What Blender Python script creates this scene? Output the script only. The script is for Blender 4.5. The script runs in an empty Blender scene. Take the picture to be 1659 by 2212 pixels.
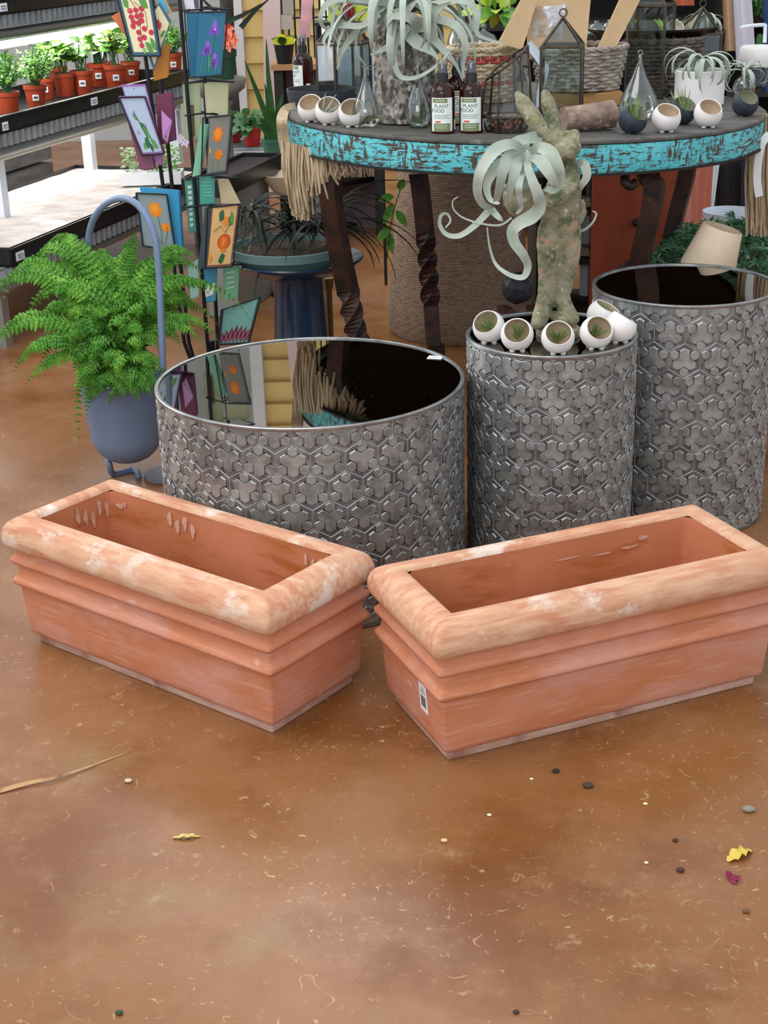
import bpy, math, random
from mathutils import Vector, Matrix, noise
random.seed(7)
PI = math.pi
scene = bpy.context.scene
COL = scene.collection

# ------------------------------------------------------------------ camera
CAM_H = 1.4
F, PITCH, ROLL, PW, PH = 3157.22, 0.388179, -0.0268503, 1659, 2212
_D = Vector((0, math.cos(PITCH), -math.sin(PITCH)))
_U0 = Vector((0, math.sin(PITCH), math.cos(PITCH)))
_R0 = Vector((1, 0, 0))
_R = _R0*math.cos(ROLL) + _U0*math.sin(ROLL)
_U = _U0*math.cos(ROLL) - _R0*math.sin(ROLL)
EYE = Vector((0, 0, CAM_H))
cam_data = bpy.data.cameras.new('camera')
cam = bpy.data.objects.new('camera', cam_data)
COL.objects.link(cam)
cam_data.sensor_fit = 'VERTICAL'
cam_data.sensor_height = 32
cam_data.lens = 32*F/PH
cam_data.clip_start = 0.05
m3 = Matrix((_R, _U, -_D)).transposed()
cam.matrix_world = Matrix.Translation(EYE) @ m3.to_4x4()
scene.camera = cam

# ------------------------------------------------------------------ light
world = bpy.data.worlds.new('daylight')
scene.world = world
world.use_nodes = True
bg = world.node_tree.nodes['Background']
bg.inputs[0].default_value = (0.86, 0.93, 1.0, 1)
bg.inputs[1].default_value = 0.95

def area(name, loc, target, sx, sy, power, col):
    ld = bpy.data.lights.new(name, 'AREA')
    ld.shape = 'RECTANGLE'; ld.size = sx; ld.size_y = sy
    ld.energy = power; ld.color = col
    o = bpy.data.objects.new(name, ld); COL.objects.link(o)
    o.location = loc
    o.rotation_euler = (Vector(target)-Vector(loc)).to_track_quat('-Z', 'Y').to_euler()
    return o
area('skylight', (-1.6, 1.8, 4.2), (0.0, 3.2, 0.2), 3.4, 3.0, 95, (1.0, 0.98, 0.95))
area('front_fill_light', (-1.2, -2.6, 2.6), (0.2, 3.2, 0.5), 3.0, 1.8, 55, (1.0, 0.97, 0.93))  # unseen fill behind the camera, brings highlights to the drum metal
area('greenhouse_light', (-4.2, 6.5, 2.6), (-1.0, 5.5, 0.5), 3.0, 2.0, 90, (0.95, 0.98, 1.0))
area('back_fill_light', (-.4, 7.2, 3.6), (-.2, 6.6, 0), 2.6, 1.8, 55, (1.0, 0.97, 0.94))  # fill added overhead to brighten the floor and plants at the back
vs = scene.view_settings
vs.view_transform = 'Standard'
vs.look = 'None'
vs.exposure = 0.12
vs.gamma = 1.0
vs.use_curve_mapping = False

# ------------------------------------------------------------------ helpers
def ray(u, v):
    return _R*((u-PW/2)/F) - _U*((v-PH/2)/F) + _D
def P(u, v, z=None, Y=None):
    d = ray(u, v)
    t = (z-CAM_H)/d.z if z is not None else Y/d.y
    return EYE + d*t
def mpp(p):                      # metres per pixel at a point
    return (Vector(p)-EYE).dot(_D)/F

def lin(c):
    return c/12.92 if c <= .04045 else ((c+.055)/1.055)**2.4
def rgb(h):
    if isinstance(h, (tuple, list)): return (*h[:3], 1)
    h = h.lstrip('#')
    return (*[lin(int(h[i:i+2], 16)/255) for i in (0, 2, 4)], 1)

_mats = {}
def mat(name, col, rough=.5, metal=0, layers=(), bump=None, spec=.5, emit=0, coat=0, trans=0, ior=1.45,
        sss=0, coord='Object', ecol=None, rlayer=None, vary=False):
    if name in _mats: return _mats[name]
    m = bpy.data.materials.new(name); m.use_nodes = True
    nt = m.node_tree; N = nt.nodes; L = nt.links
    b = N['Principled BSDF']
    b.inputs['Base Color'].default_value = rgb(col)
    b.inputs['Roughness'].default_value = rough
    b.inputs['Metallic'].default_value = metal
    b.inputs['Specular IOR Level'].default_value = spec
    b.inputs['Coat Weight'].default_value = coat
    b.inputs['Coat Roughness'].default_value = .12
    b.inputs['Transmission Weight'].default_value = trans
    b.inputs['IOR'].default_value = ior
    if sss:
        b.inputs['Subsurface Weight'].default_value = sss
        b.inputs['Subsurface Radius'].default_value = (.004, .004, .003)
    if emit:
        b.inputs['Emission Color'].default_value = rgb(ecol or col)
        b.inputs['Emission Strength'].default_value = emit
    tc = N.new('ShaderNodeTexCoord')
    vec = tc.outputs[coord]
    if vary:                     # every object wears its own part of the pattern
        oi = N.new('ShaderNodeObjectInfo'); vm = N.new('ShaderNodeVectorMath'); vm.operation = 'MULTIPLY_ADD'
        L.new(oi.outputs['Random'], vm.inputs[0]); vm.inputs[1].default_value = (17, 11, 7); L.new(vec, vm.inputs[2])
        vec = vm.outputs[0]
    def tex(l):
        mp = N.new('ShaderNodeMapping')
        mp.inputs['Scale'].default_value = l.get('stretch', (1, 1, 1))
        mp.inputs['Rotation'].default_value = l.get('rot', (0, 0, 0))
        mp.inputs['Location'].default_value = l.get('loc', (0, 0, 0))
        L.new(vec, mp.inputs[0])
        k = l.get('kind', 'noise')
        if k == 'noise':
            t = N.new('ShaderNodeTexNoise')
            t.inputs['Scale'].default_value = l.get('scale', 5)
            t.inputs['Detail'].default_value = l.get('detail', 5)
            t.inputs['Roughness'].default_value = l.get('rg', .6)
            t.inputs['Distortion'].default_value = l.get('dist', 0)
            o = t.outputs[0]
        elif k == 'voronoi':
            t = N.new('ShaderNodeTexVoronoi')
            t.inputs['Scale'].default_value = l.get('scale', 5)
            o = t.outputs[0]
        else:
            t = N.new('ShaderNodeTexWave')
            t.inputs['Scale'].default_value = l.get('scale', 5)
            t.inputs['Distortion'].default_value = l.get('dist', 1)
            t.inputs['Detail'].default_value = l.get('detail', 2)
            t.bands_direction = l.get('dir', 'Z')
            o = t.outputs['Fac']
        L.new(mp.outputs[0], t.inputs[0])
        return o
    def ramp(o, lo, hi):
        r = N.new('ShaderNodeMapRange')
        r.inputs['From Min'].default_value = lo; r.inputs['From Max'].default_value = hi
        L.new(o, r.inputs['Value'])
        return r.outputs[0]
    def band(o, w):              # thin contour lines of a noise field
        s = N.new('ShaderNodeMath'); s.operation = 'SUBTRACT'; L.new(o, s.inputs[0]); s.inputs[1].default_value = .5
        a = N.new('ShaderNodeMath'); a.operation = 'ABSOLUTE'; L.new(s.outputs[0], a.inputs[0])
        return ramp(a.outputs[0], w, w*.3)
    prev = None
    for l in layers:
        fac = band(tex(l), l['band']) if 'band' in l else ramp(tex(l), l.get('lo', .4), l.get('hi', .6))
        if 'mask' in l:
            mk = ramp(tex(l['mask']), l['mask'].get('lo', .4), l['mask'].get('hi', .6))
            mu = N.new('ShaderNodeMath'); mu.operation = 'MULTIPLY'
            L.new(fac, mu.inputs[0]); L.new(mk, mu.inputs[1]); fac = mu.outputs[0]
        if 'mask2' in l:
            mk = ramp(tex(l['mask2']), l['mask2'].get('lo', .4), l['mask2'].get('hi', .6))
            mu = N.new('ShaderNodeMath'); mu.operation = 'MULTIPLY'
            L.new(fac, mu.inputs[0]); L.new(mk, mu.inputs[1]); fac = mu.outputs[0]
        if 'amt' in l:
            mu = N.new('ShaderNodeMath'); mu.operation = 'MULTIPLY'
            L.new(fac, mu.inputs[0]); mu.inputs[1].default_value = l['amt']; fac = mu.outputs[0]
        mx = N.new('ShaderNodeMix'); mx.data_type = 'RGBA'
        L.new(fac, mx.inputs[0])
        if prev is None: mx.inputs[6].default_value = rgb(col)
        else: L.new(prev, mx.inputs[6])
        mx.inputs[7].default_value = rgb(l['col'])
        prev = mx.outputs[2]
    if prev is not None:
        L.new(prev, b.inputs['Base Color'])
        if emit and not ecol: L.new(prev, b.inputs['Emission Color'])
    if rlayer:
        r = N.new('ShaderNodeMapRange')
        r.inputs['From Min'].default_value = rlayer.get('lo', .4); r.inputs['From Max'].default_value = rlayer.get('hi', .6)
        r.inputs['To Min'].default_value = rough; r.inputs['To Max'].default_value = rlayer['to']
        L.new(tex(rlayer), r.inputs['Value']); L.new(r.outputs[0], b.inputs['Roughness'])
    if bump:
        bp = N.new('ShaderNodeBump')
        bp.inputs['Strength'].default_value = bump.get('str', .3)
        bp.inputs['Distance'].default_value = bump.get('d', .002)
        L.new(tex(bump), bp.inputs['Height'])
        L.new(bp.outputs[0], b.inputs['Normal'])
    _mats[name] = m
    return m

def thin_glass(name, tint, refl=.12):
    if name in _mats: return _mats[name]
    m = bpy.data.materials.new(name); m.use_nodes = True
    nt = m.node_tree; N = nt.nodes; L = nt.links
    N.remove(N['Principled BSDF'])
    tr = N.new('ShaderNodeBsdfTransparent'); tr.inputs[0].default_value = rgb(tint)
    gl = N.new('ShaderNodeBsdfGlossy'); gl.inputs['Roughness'].default_value = .03
    lw = N.new('ShaderNodeLayerWeight'); lw.inputs[0].default_value = .35
    ad = N.new('ShaderNodeMath'); ad.operation = 'MULTIPLY_ADD'
    L.new(lw.outputs['Fresnel'], ad.inputs[0]); ad.inputs[1].default_value = .5; ad.inputs[2].default_value = refl*.4
    mx = N.new('ShaderNodeMixShader')
    L.new(ad.outputs[0], mx.inputs[0]); L.new(tr.outputs[0], mx.inputs[1]); L.new(gl.outputs[0], mx.inputs[2])
    L.new(mx.outputs[0], N['Material Output'].inputs[0])
    _mats[name] = m
    return m

class MB:
    def __init__(s): s.v = []; s.f = []; s.m = []
    def add(s, vs_, fs, mi=0):
        o = len(s.v); s.v += [Vector(a) for a in vs_]
        s.f += [tuple(i+o for i in f) for f in fs]; s.m += [mi]*len(fs)
    def box(s, c, size, rot=None, mi=0):
        c = Vector(c); hx, hy, hz = [q/2 for q in size]
        vs_ = []
        for x in (-hx, hx):
            for y in (-hy, hy):
                for z in (-hz, hz):
                    q = Vector((x, y, z))
                    vs_.append(c + (rot @ q if rot else q))
        s.add(vs_, [(0, 1, 3, 2), (4, 6, 7, 5), (0, 4, 5, 1), (2, 3, 7, 6), (0, 2, 6, 4), (1, 5, 7, 3)], mi)
    def slab(s, quad, n, th, mi=0):      # quad of 4 points extruded along n
        q = [Vector(a) for a in quad]; n = Vector(n)*th
        s.add(q+[a+n for a in q], [(0, 1, 2, 3), (7, 6, 5, 4), (0, 4, 5, 1), (1, 5, 6, 2), (2, 6, 7, 3), (3, 7, 4, 0)], mi)
    def poly_prism(s, pts, n, th, mi=0):
        q = [Vector(a) for a in pts]; k = len(q); n = Vector(n)*th
        s.add(q+[a+n for a in q], [tuple(range(k)), tuple(range(2*k-1, k-1, -1))] +
              [(i, k+i, k+(i+1) % k, (i+1) % k) for i in range(k)], mi)
    def tube(s, pts, r, n=8, mi=0, closed=False, squash=None):
        pts = [Vector(a) for a in pts]; k = len(pts)
        rs = r if isinstance(r, (list, tuple)) else [r]*k
        up = None; vs_ = []; fs = []
        for i, p in enumerate(pts):
            if closed: t = pts[(i+1) % k]-pts[i-1]
            else: t = pts[min(i+1, k-1)]-pts[max(i-1, 0)]
            if t.length < 1e-9: t = Vector((0, 0, 1))
            t.normalize()
            if up is None: up = Vector((0, 0, 1)) if abs(t.z) < .9 else Vector((1, 0, 0))
            a = up - t*up.dot(t)
            if a.length < 1e-6: a = t.orthogonal()
            a.normalize(); b = t.cross(a); up = a
            sq = squash or (1, 1)
            for j in range(n):
                g = 2*PI*j/n
                vs_.append(p + a*(rs[i]*math.cos(g)*sq[0]) + b*(rs[i]*math.sin(g)*sq[1]))
        for i in range(k if closed else k-1):
            for j in range(n):
                i2 = (i+1) % k; j2 = (j+1) % n
                fs.append((i*n+j, i*n+j2, i2*n+j2, i2*n+j))
        if not closed:
            fs.append(tuple(range(n-1, -1, -1))); fs.append(tuple((k-1)*n+j for j in range(n)))
        s.add(vs_, fs, mi)
    def lathe(s, prof, c=(0, 0, 0), n=32, M=None, mi=0, wob=None, cap=True):
        c = Vector(c); vs_ = []; fs = []; k = len(prof)
        for i, (r, z) in enumerate(prof):
            for j in range(n):
                g = 2*PI*j/n
                rr = r*(wob(g, z) if wob else 1)
                q = Vector((rr*math.cos(g), rr*math.sin(g), z))
                vs_.append(c + (M @ q if M else q))
        for i in range(k-1):
            for j in range(n):
                j2 = (j+1) % n
                fs.append((i*n+j, i*n+j2, (i+1)*n+j2, (i+1)*n+j))
        s.add(vs_, fs, mi)
        if not cap: return
        if prof[0][0] > 1e-5: s.f.append(tuple(len(s.v)-k*n+j for j in range(n-1, -1, -1))); s.m.append(mi)
        if prof[-1][0] > 1e-5: s.f.append(tuple(len(s.v)-n+j for j in range(n))); s.m.append(mi)
    def ball(s, c, r, n=12, mi=0, sc=(1, 1, 1), M=None):
        k = max(4, n//2); c = Vector(c)
        prof = [(math.sin(PI*i/k), -math.cos(PI*i/k)) for i in range(k+1)]
        S = Matrix.Diagonal(Vector(sc)*r)
        s.lathe([(max(a, 1e-6), b) for a, b in prof], c, n, (M @ S) if M else S, mi)
    def ribbon(s, pts, w, nrm, mi=0, cup=.25, twist=0, th=0):
        pts = [Vector(a) for a in pts]; k = len(pts); vs_ = []; fs = []
        for i, p in enumerate(pts):
            t = (pts[min(i+1, k-1)]-pts[max(i-1, 0)])
            if t.length < 1e-9: t = Vector((0, 0, 1))
            t.normalize()
            nn = Vector(nrm(i/(k-1)) if callable(nrm) else nrm)
            if twist: nn = Matrix.Rotation(twist*i/(k-1), 3, t) @ nn
            b = t.cross(nn)
            if b.length < 1e-4: b = t.orthogonal()
            b.normalize(); a = b.cross(t).normalized()
            ww = (w(i/(k-1)) if callable(w) else w)/2
            vs_ += [p-b*ww, p-a*ww*cup, p+b*ww]
        for i in range(k-1):
            o = i*3
            fs += [(o, o+1, o+4, o+3), (o+1, o+2, o+5, o+4)]
        s.add(vs_, fs, mi)

def wloc(o):
    l = Vector((0, 0, 0))
    while o: l += o.location; o = o.parent
    return l
def obj(name, mb, mats, parent=None, smooth=None, label=None):
    off = wloc(parent)
    me = bpy.data.meshes.new(name)
    me.from_pydata([v-off for v in mb.v], [], mb.f)
    if not isinstance(mats, (list, tuple)): mats = [mats]
    for m in mats: me.materials.append(m)
    if len(mats) > 1: me.polygons.foreach_set('material_index', mb.m)
    if smooth is not None:
        me.polygons.foreach_set('use_smooth', [True]*len(me.polygons))
        if smooth < 3: me.set_sharp_from_angle(angle=smooth)
    me.update()
    o = bpy.data.objects.new(name, me); COL.objects.link(o)
    if parent: o.parent = parent
    if label: o['label'] = label
    return o
def tag(o, label, cat, group=None):
    o['label'] = label; o['category'] = cat
    if group: o['group'] = group
    return o
def thing(name, label, cat, loc=(0, 0, 0), group=None):
    o = bpy.data.objects.new(name, None); COL.objects.link(o)
    o.empty_display_size = .05; o.location = loc
    return tag(o, label, cat, group)
def struct(o): o['kind'] = 'structure'; return o
def center(o):                    # put a one-mesh thing's origin at its base centre
    me = o.data; xs = [v.co for v in me.vertices]
    c = Vector(((min(a.x for a in xs)+max(a.x for a in xs))/2, (min(a.y for a in xs)+max(a.y for a in xs))/2, min(a.z for a in xs)))
    for v in me.vertices: v.co -= c
    o.location = o.location + c
    return o
def copy_tree(o, parent=None):
    c = o.copy(); COL.objects.link(c)
    if parent: c.parent = parent
    for ch in list(o.children): copy_tree(ch, c)
    return c
def smoothpath(pts, n=6):
    pts = [Vector(a) for a in pts]; out = []
    for i in range(len(pts)-1):
        p0 = pts[max(i-1, 0)]; p1 = pts[i]; p2 = pts[i+1]; p3 = pts[min(i+2, len(pts)-1)]
        for j in range(n):
            t = j/n
            out.append(.5*((2*p1)+(p2-p0)*t+(2*p0-5*p1+4*p2-p3)*t*t+(3*p1-p0-3*p2+p3)*t**3))
    out.append(pts[-1]); return out
def text_mb(body, size, res=3):
    cu = bpy.data.curves.new('lettering', 'FONT'); cu.body = body; cu.size = size
    cu.align_x = 'LEFT'; cu.resolution_u = res
    o = bpy.data.objects.new('lettering', cu); COL.objects.link(o)
    dg = bpy.context.evaluated_depsgraph_get()
    me = bpy.data.meshes.new_from_object(o.evaluated_get(dg))
    vs_ = [v.co.copy() for v in me.vertices]; fs = [tuple(p.vertices) for p in me.polygons]
    bpy.data.objects.remove(o); bpy.data.curves.remove(cu); bpy.data.meshes.remove(me)
    return vs_, fs
def frame_from(z, x=None):
    z = Vector(z).normalized()
    x = Vector(x) if x else Vector((1, 0, 0))
    x = (x - z*x.dot(z)).normalized(); y = z.cross(x)
    return Matrix((x, y, z)).transposed()

# ------------------------------------------------------------------ materials
M_white = mat('white_ceramic', '#ece8e6', .45, layers=[dict(scale=14, col='#dedad8', lo=.4, hi=.7, amt=.5)], bump=dict(scale=60, str=.08))
M_navy = mat('navy_ceramic', '#2b323d', .55, layers=[dict(scale=40, col='#3d4655', lo=.5, hi=.75)])
M_black = mat('black_metal', '#1b1d20', .45, 0.3)
M_wire = mat('dark_wire', '#2a2c31', .4, .5)
M_bronze = mat('aged_brass_frame', '#4d443c', .4, .8, layers=[dict(scale=20, col='#6d6055', lo=.5, hi=.7)])
M_pane = thin_glass('clear_pane', '#eef3f2')
M_terra_pot = mat('plastic_nursery_pot', '#a8401f', .5, layers=[dict(scale=12, col='#8c3218', lo=.4, hi=.7)])
M_green_pot = mat('green_plastic_pot', '#41705a', .5)
M_soil = mat('potting_soil', '#3a2a1e', .95, layers=[dict(scale=60, col='#6b5138', lo=.5, hi=.7)], bump=dict(scale=80, str=.6, d=.004))
M_sticker = mat('white_label_paper', '#eeeef0', .5)
M_ink = mat('black_ink', '#23262b', .6)
M_xero = mat('silver_green_leaf', '#a2aca0', .8, spec=.2, layers=[dict(scale=14, col='#b9c0b5', lo=.42, hi=.66), dict(scale=9, col='#8a9a8a', lo=.52, hi=.7, loc=(2, 2, 2), amt=.7)])
M_airp = mat('pale_green_leaf', '#6f8550', .6, layers=[dict(scale=60, col='#93a572', lo=.4, hi=.7)])
M_leaf = mat('fresh_green_leaf', '#4f8a2c', .5, layers=[dict(scale=25, col='#79ad45', lo=.4, hi=.7)], sss=.0)
M_leafd = mat('dark_green_leaf', '#2f5a2a', .5, layers=[dict(scale=25, col='#3f6f33', lo=.4, hi=.7)])
M_leafy = mat('yellow_green_leaf', '#9dbb34', .5, layers=[dict(scale=25, col='#c5d45c', lo=.4, hi=.7)])
M_leafw = mat('white_green_leaf', '#c9d9b4', .5, layers=[dict(scale=35, col='#6d9a4c', lo=.45, hi=.6)])
M_rope = mat('jute_rope', '#c2ad90', .9, layers=[dict(scale=50, stretch=(1, 1, .25), col='#9b8466', lo=.4, hi=.7)], bump=dict(scale=90, str=.5, d=.003))
M_kraft = mat('kraft_paper', '#c2a178', .35, layers=[dict(scale=6, col='#b08f66', lo=.4, hi=.7)], coat=.4)
# ------------------------------------------------------------------ setting
M_floor = mat('stained_concrete', '#87582f', .28, spec=.45, layers=[
    dict(scale=1.1, col='#96694a', lo=.42, hi=.62, detail=4),
    dict(scale=2.3, col='#74441f', lo=.48, hi=.64, detail=6, loc=(3, 1, 0)),
    dict(scale=6.0, col='#9d7250', lo=.54, hi=.72, detail=9, rg=.7, loc=(7, 2, 0), amt=.6),
    dict(scale=3.0, col='#8a7852', lo=.58, hi=.72, detail=8, loc=(2, 12, 0), amt=.5),
    dict(scale=18, col='#a58f6a', lo=.58, hi=.63, detail=10, rg=.78, loc=(1, 9, 0), amt=.65, mask=dict(scale=1.9, lo=.48, hi=.6, loc=(4, 4, 0))),
    dict(scale=22, band=.012, detail=2, dist=.8, rg=.5, col='#be9b72', amt=.9, loc=(2, 3, 0), mask=dict(scale=45, lo=.56, hi=.62, detail=2), mask2=dict(scale=2.6, lo=.40, hi=.54, loc=(8, 3, 0))),
    dict(scale=38, band=.016, detail=2, dist=.5, rg=.5, col='#c0a078', amt=.7, loc=(9, 3, 0), mask=dict(scale=60, lo=.58, hi=.63, detail=2, loc=(4, 0, 0)), mask2=dict(scale=2.2, lo=.46, hi=.58, loc=(1, 6, 0))),
    dict(scale=9, band=.004, detail=1, dist=.2, col='#b59268', amt=.7, loc=(5, 3, 0), mask=dict(scale=14, lo=.56, hi=.62, detail=2, loc=(4, 9, 0))),
    dict(scale=70, col='#b08a66', lo=.64, hi=.68, detail=5, rg=.65, amt=.7, loc=(3, 3, 0), mask=dict(scale=4, lo=.46, hi=.58, loc=(2, 2, 0))),
    dict(scale=120, col='#6b3d1e', lo=.60, hi=.75, detail=3, amt=.4)],
    rlayer=dict(scale=3.2, lo=.42, hi=.62, to=.42), bump=dict(scale=14, str=.05, d=.002, detail=8))
mb = MB(); mb.box((0, 4.5, -.06), (14, 13, .12))
struct(obj('floor', mb, M_floor))

M_siding = mat('yellow_siding', '#d9bf7c', .7, layers=[dict(scale=4, col='#cfb36e', lo=.4, hi=.7)])
M_wallgrey = mat('dark_timber_wall', '#3b3531', .85, layers=[dict(scale=3, stretch=(4, 4, .3), col='#4f4740', lo=.4, hi=.7)])
M_pale = mat('pale_plaster', '#b9bbb8', .8, layers=[dict(scale=2, col='#a9aba8', lo=.4, hi=.7)])
M_trimw = mat('grey_white_trim', '#c7c4c6', .6)
M_trimp = mat('pinkish_trim', '#cdb3ae', .6)
YW = 8.2
xa = P(532, 150, Y=YW).x; xb = P(598, 150, Y=YW).x
mb = MB()
zz = 0
while zz < 3.2:                                   # clapboards, each leaning out at its lower edge
    a = [(xa, YW, zz), (xb+.25, YW, zz), (xb+.25, YW+.02, zz+.135), (xa, YW+.02, zz+.135)]
    mb.slab(a, (0, 1, 0), .03); zz += .135
struct(obj('wall_back', mb, M_siding))
mb = MB(); mb.box((xa-.035, YW-.02, 1.5), (.07, .10, 3.0)); struct(obj('trim_1', mb, M_trimw))
mb = MB(); mb.box((xb+.02, YW-.05, 1.5), (.09, .14, 3.0), Matrix.Rotation(.045, 3, 'Y')); struct(obj('trim_2', mb, M_trimp))
mb = MB(); mb.box((3.6, 9.2, 1.6), (7.4, .12, 3.2)); struct(obj('wall_right', mb, M_wallgrey))
mb = MB()
zz = 1.25
yl = YW+.55
zz = 0
while zz < 3.2:
    a = [(xb+.3, yl, zz), (xb+1.75, yl, zz), (xb+1.75, yl+.02, zz+.135), (xb+.3, yl+.02, zz+.135)]
    mb.slab(a, (0, 1, 0), .03); zz += .135
struct(obj('wall_inner', mb, M_siding))
mb = MB(); mb.box((-3.4, 10.4, 1.6), (6.0, .12, 3.2)); struct(obj('wall_far', mb, M_pale))
# louvred window in the inner wall
w0, w1 = xb+.45, xb+1.15
fr = MB()
for x in (w0, (w0+w1)/2, w1): fr.box((x, yl-.03, 1.75), (.04, .05, .95))
for z in (1.28, 2.22): fr.box(((w0+w1)/2, yl-.03, z), (w1-w0, .05, .05))
wn = struct(obj('window_1', fr, M_trimw))
sl = MB()
for i in range(11): sl.box(((w0+w1)/2, yl-.05, 1.34+i*.083), (w1-w0-.04, .05, .008), Matrix.Rotation(-.6, 3, 'X'))
obj('louvre', sl, mat('cream_louvre', '#efe6cc', .5), wn)

# ------------------------------------------------------------------ terracotta planters
M_terra = mat('terracotta', '#c98465', .85, spec=.2, vary=True, layers=[
    dict(scale=4, stretch=(1, 2, 3), col='#c17a55', lo=.42, hi=.62, detail=5),
    dict(scale=6, stretch=(1, 1, 2), col='#cd937f', lo=.45, hi=.65, detail=6, loc=(2, 5, 1)),
    dict(scale=18, stretch=(.5, .5, 7), col='#d8a28b', lo=.54, hi=.72, detail=7, amt=.65),
    dict(scale=16, stretch=(.7, 1, 1.5), col='#dcc3b4', lo=.66, hi=.72, detail=7, loc=(4, 4, 2), amt=.6),
    dict(scale=30, stretch=(.35, .6, 8), col='#b16a48', lo=.60, hi=.72, detail=5, amt=.55)],
    bump=dict(scale=70, stretch=(.3, .3, 3), str=.3, d=.002, detail=8))
M_terra_pl = mat('dusty_terracotta_foot', '#b58e7c', .9, spec=.2, layers=[
    dict(scale=20, stretch=(.6, .6, 3), col='#cbaa9a', lo=.4, hi=.65, detail=6), dict(scale=14, col='#9b7060', lo=.55, hi=.7, loc=(3, 3, 3))])
M_terra_rim = mat('weathered_terracotta_rim', '#ca967a', .88, spec=.2, vary=True, layers=[
    dict(scale=5, stretch=(1, 1.5, 2), col='#c38568', lo=.45, hi=.62, detail=6),
    dict(scale=16, stretch=(.7, 4, 4), col='#d6ab8c', lo=.42, hi=.62, detail=8, loc=(3, 1, 1)),
    dict(scale=11, stretch=(.8, 1, 1), col='#e0d3c7', lo=.54, hi=.62, detail=8, rg=.7, loc=(1, 2, 7), amt=.85, mask=dict(scale=4, lo=.42, hi=.54, loc=(6, 2, 2))),
    dict(scale=40, stretch=(.3, 2, 2.5), col='#a87a58', lo=.60, hi=.70, detail=6, amt=.6)],
    bump=dict(scale=60, stretch=(.3, 2, 2), str=.4, d=.002, detail=8))
M_terra_in = mat('terracotta_inside', '#b97550', .85, spec=.2, vary=True, layers=[  # inner walls in a darker, browner orange than the body
    dict(scale=4, col='#c98160', lo=.42, hi=.65, detail=5),
    dict(scale=6, stretch=(1, 1, 5), col='#a9612f', lo=.52, hi=.7, loc=(3, 3, 3)),
    dict(scale=30, stretch=(.6, .6, 6), col='#d8a88e', lo=.66, hi=.74, amt=.5)])
M_chalk = mat('lime_bloom', '#d3a48e', .9, layers=[dict(scale=60, col='#c08a70', lo=.45, hi=.65)])
def rrect(hl, hw, r, z, n=5):
    out = []
    for cx, cy, a0 in ((hl-r, hw-r, 0), (-hl+r, hw-r, PI/2), (-hl+r, -hw+r, PI), (hl-r, -hw+r, 3*PI/2)):
        for i in range(n+1):
            a = a0+PI/2*i/n
            out.append(Vector((cx+r*math.cos(a), cy+r*math.sin(a), z)))
    return out
def loft(mb, rings, M, cap0=False, cap1=False):
    n = len(rings[0]); o = len(mb.v)
    fs = []
    for i in range(len(rings)-1):
        for j in range(n):
            j2 = (j+1) % n
            fs.append((i*n+j, i*n+j2, (i+1)*n+j2, (i+1)*n+j))
    if cap0: fs.append(tuple(range(n-1, -1, -1)))
    if cap1: fs.append(tuple((len(rings)-1)*n+j for j in range(n)))
    mb.add([M @ v for r in rings for v in r], fs)
HL, HW = .327, .119
def planter(x, y, a, label):
    t = thing('terracotta_planter', label, 'planter', (x, y, 0), 'terracotta trough planters')
    t.rotation_euler = (0, 0, a)                # the children are built unrotated and turn with it
    M = Matrix.Translation((x, y, 0))
    def ring(o, z): return rrect(HL+o, HW+o, .0035+max(0, o)*.22, z)
    plinth = [(-.012, .0), (0, .001), (0.001, .015), (-.0005, .018), (-.001, .02)]
    mb = MB(); loft(mb, [ring(o, z) for o, z in plinth], M, cap0=True)
    obj('plinth', mb, M_terra_pl, t, smooth=.7, label='dusty pinkish foot strip')
    body = [(-.001, .0185), (.006, .0195), (.0105, .024), (.0125, .032), (.0145, .06), (.0175, .10), (.019, .130),
            (.0195, .134), (.0275, .137), (.0305, .142), (.0300, .147), (.026, .152), (.0215, .157), (.0195, .164), (.019, .174), (.0195, .181), (.0275, .184), (.0305, .189), (.0300, .194), (.026, .199),
            (.0215, .204), (.0195, .212), (.0195, .226)]
    mb = MB(); loft(mb, [ring(o, z) for o, z in body], M)
    b = obj('body', mb, M_terra, t, smooth=.7)
    rim = [(.0195, .2225), (.030, .2225), (.0355, .2245), (.0385, .231), (.0395, .241), (.0385, .252), (.0345, .264), (.027, .274), (.016, .281), (.003, .2845), (-.010, .284), (-.0165, .281), (-.0195, .275)]
    mb = MB(); loft(mb, [ring(o, z) for o, z in rim], M)
    obj('rim', mb, M_terra_rim, t, smooth=.9, label='pale weathered rolled rim')
    ins = [(-.020, .275), (-.021, .25), (-.025, .15), (-.030, .06), (-.036, .035), (-.05, .03)]
    mb = MB(); loft(mb, [rrect(HL+o, HW+o, .018, z) for o, z in ins], M, cap1=True)
    obj('inner_wall', mb, M_terra_in, t, smooth=.9)
    return t, M
tA, MA = planter(-.4018, 2.6508, -.6628, 'terracotta trough at left with chalky white bloom on its rolled rim')
tB, MB_ = planter(.360, 2.4793, .3898, 'terracotta trough at right with a white barcode sticker on its short end')
def smudge(t, M, spots, wall):           # dabs of lime bloom left by fingers
    for (s, z, w, h) in spots:
        n = 10; pts = []; mb = MB()
        for i in range(n):
            g = 2*PI*i/n; k = 1+.18*math.sin(3*g+s*40)
            pts.append(M @ wall(s+w*k*math.cos(g), z+h*k*math.sin(g)))
        nn = M.to_3x3() @ wall(None, None)
        mb.poly_prism([p+nn*.0004 for p in pts], nn, .0004)
        obj('lime_smudge', mb, M_chalk, t, label='pale lime finger mark')
inn = lambda z: .021+.005*(.275-z)/.13
smudge(tA, MA, [(-.05+.022*i, .25-.012*(i % 2), .007, .016) for i in range(4)] + [(-.2, .245, .012, .006), (-.185, .25, .006, .006)],
       lambda s, z: Vector((0, -1, 0)) if s is None else Vector((s-.08, HW-inn(z)-.0005, z)))
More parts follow.
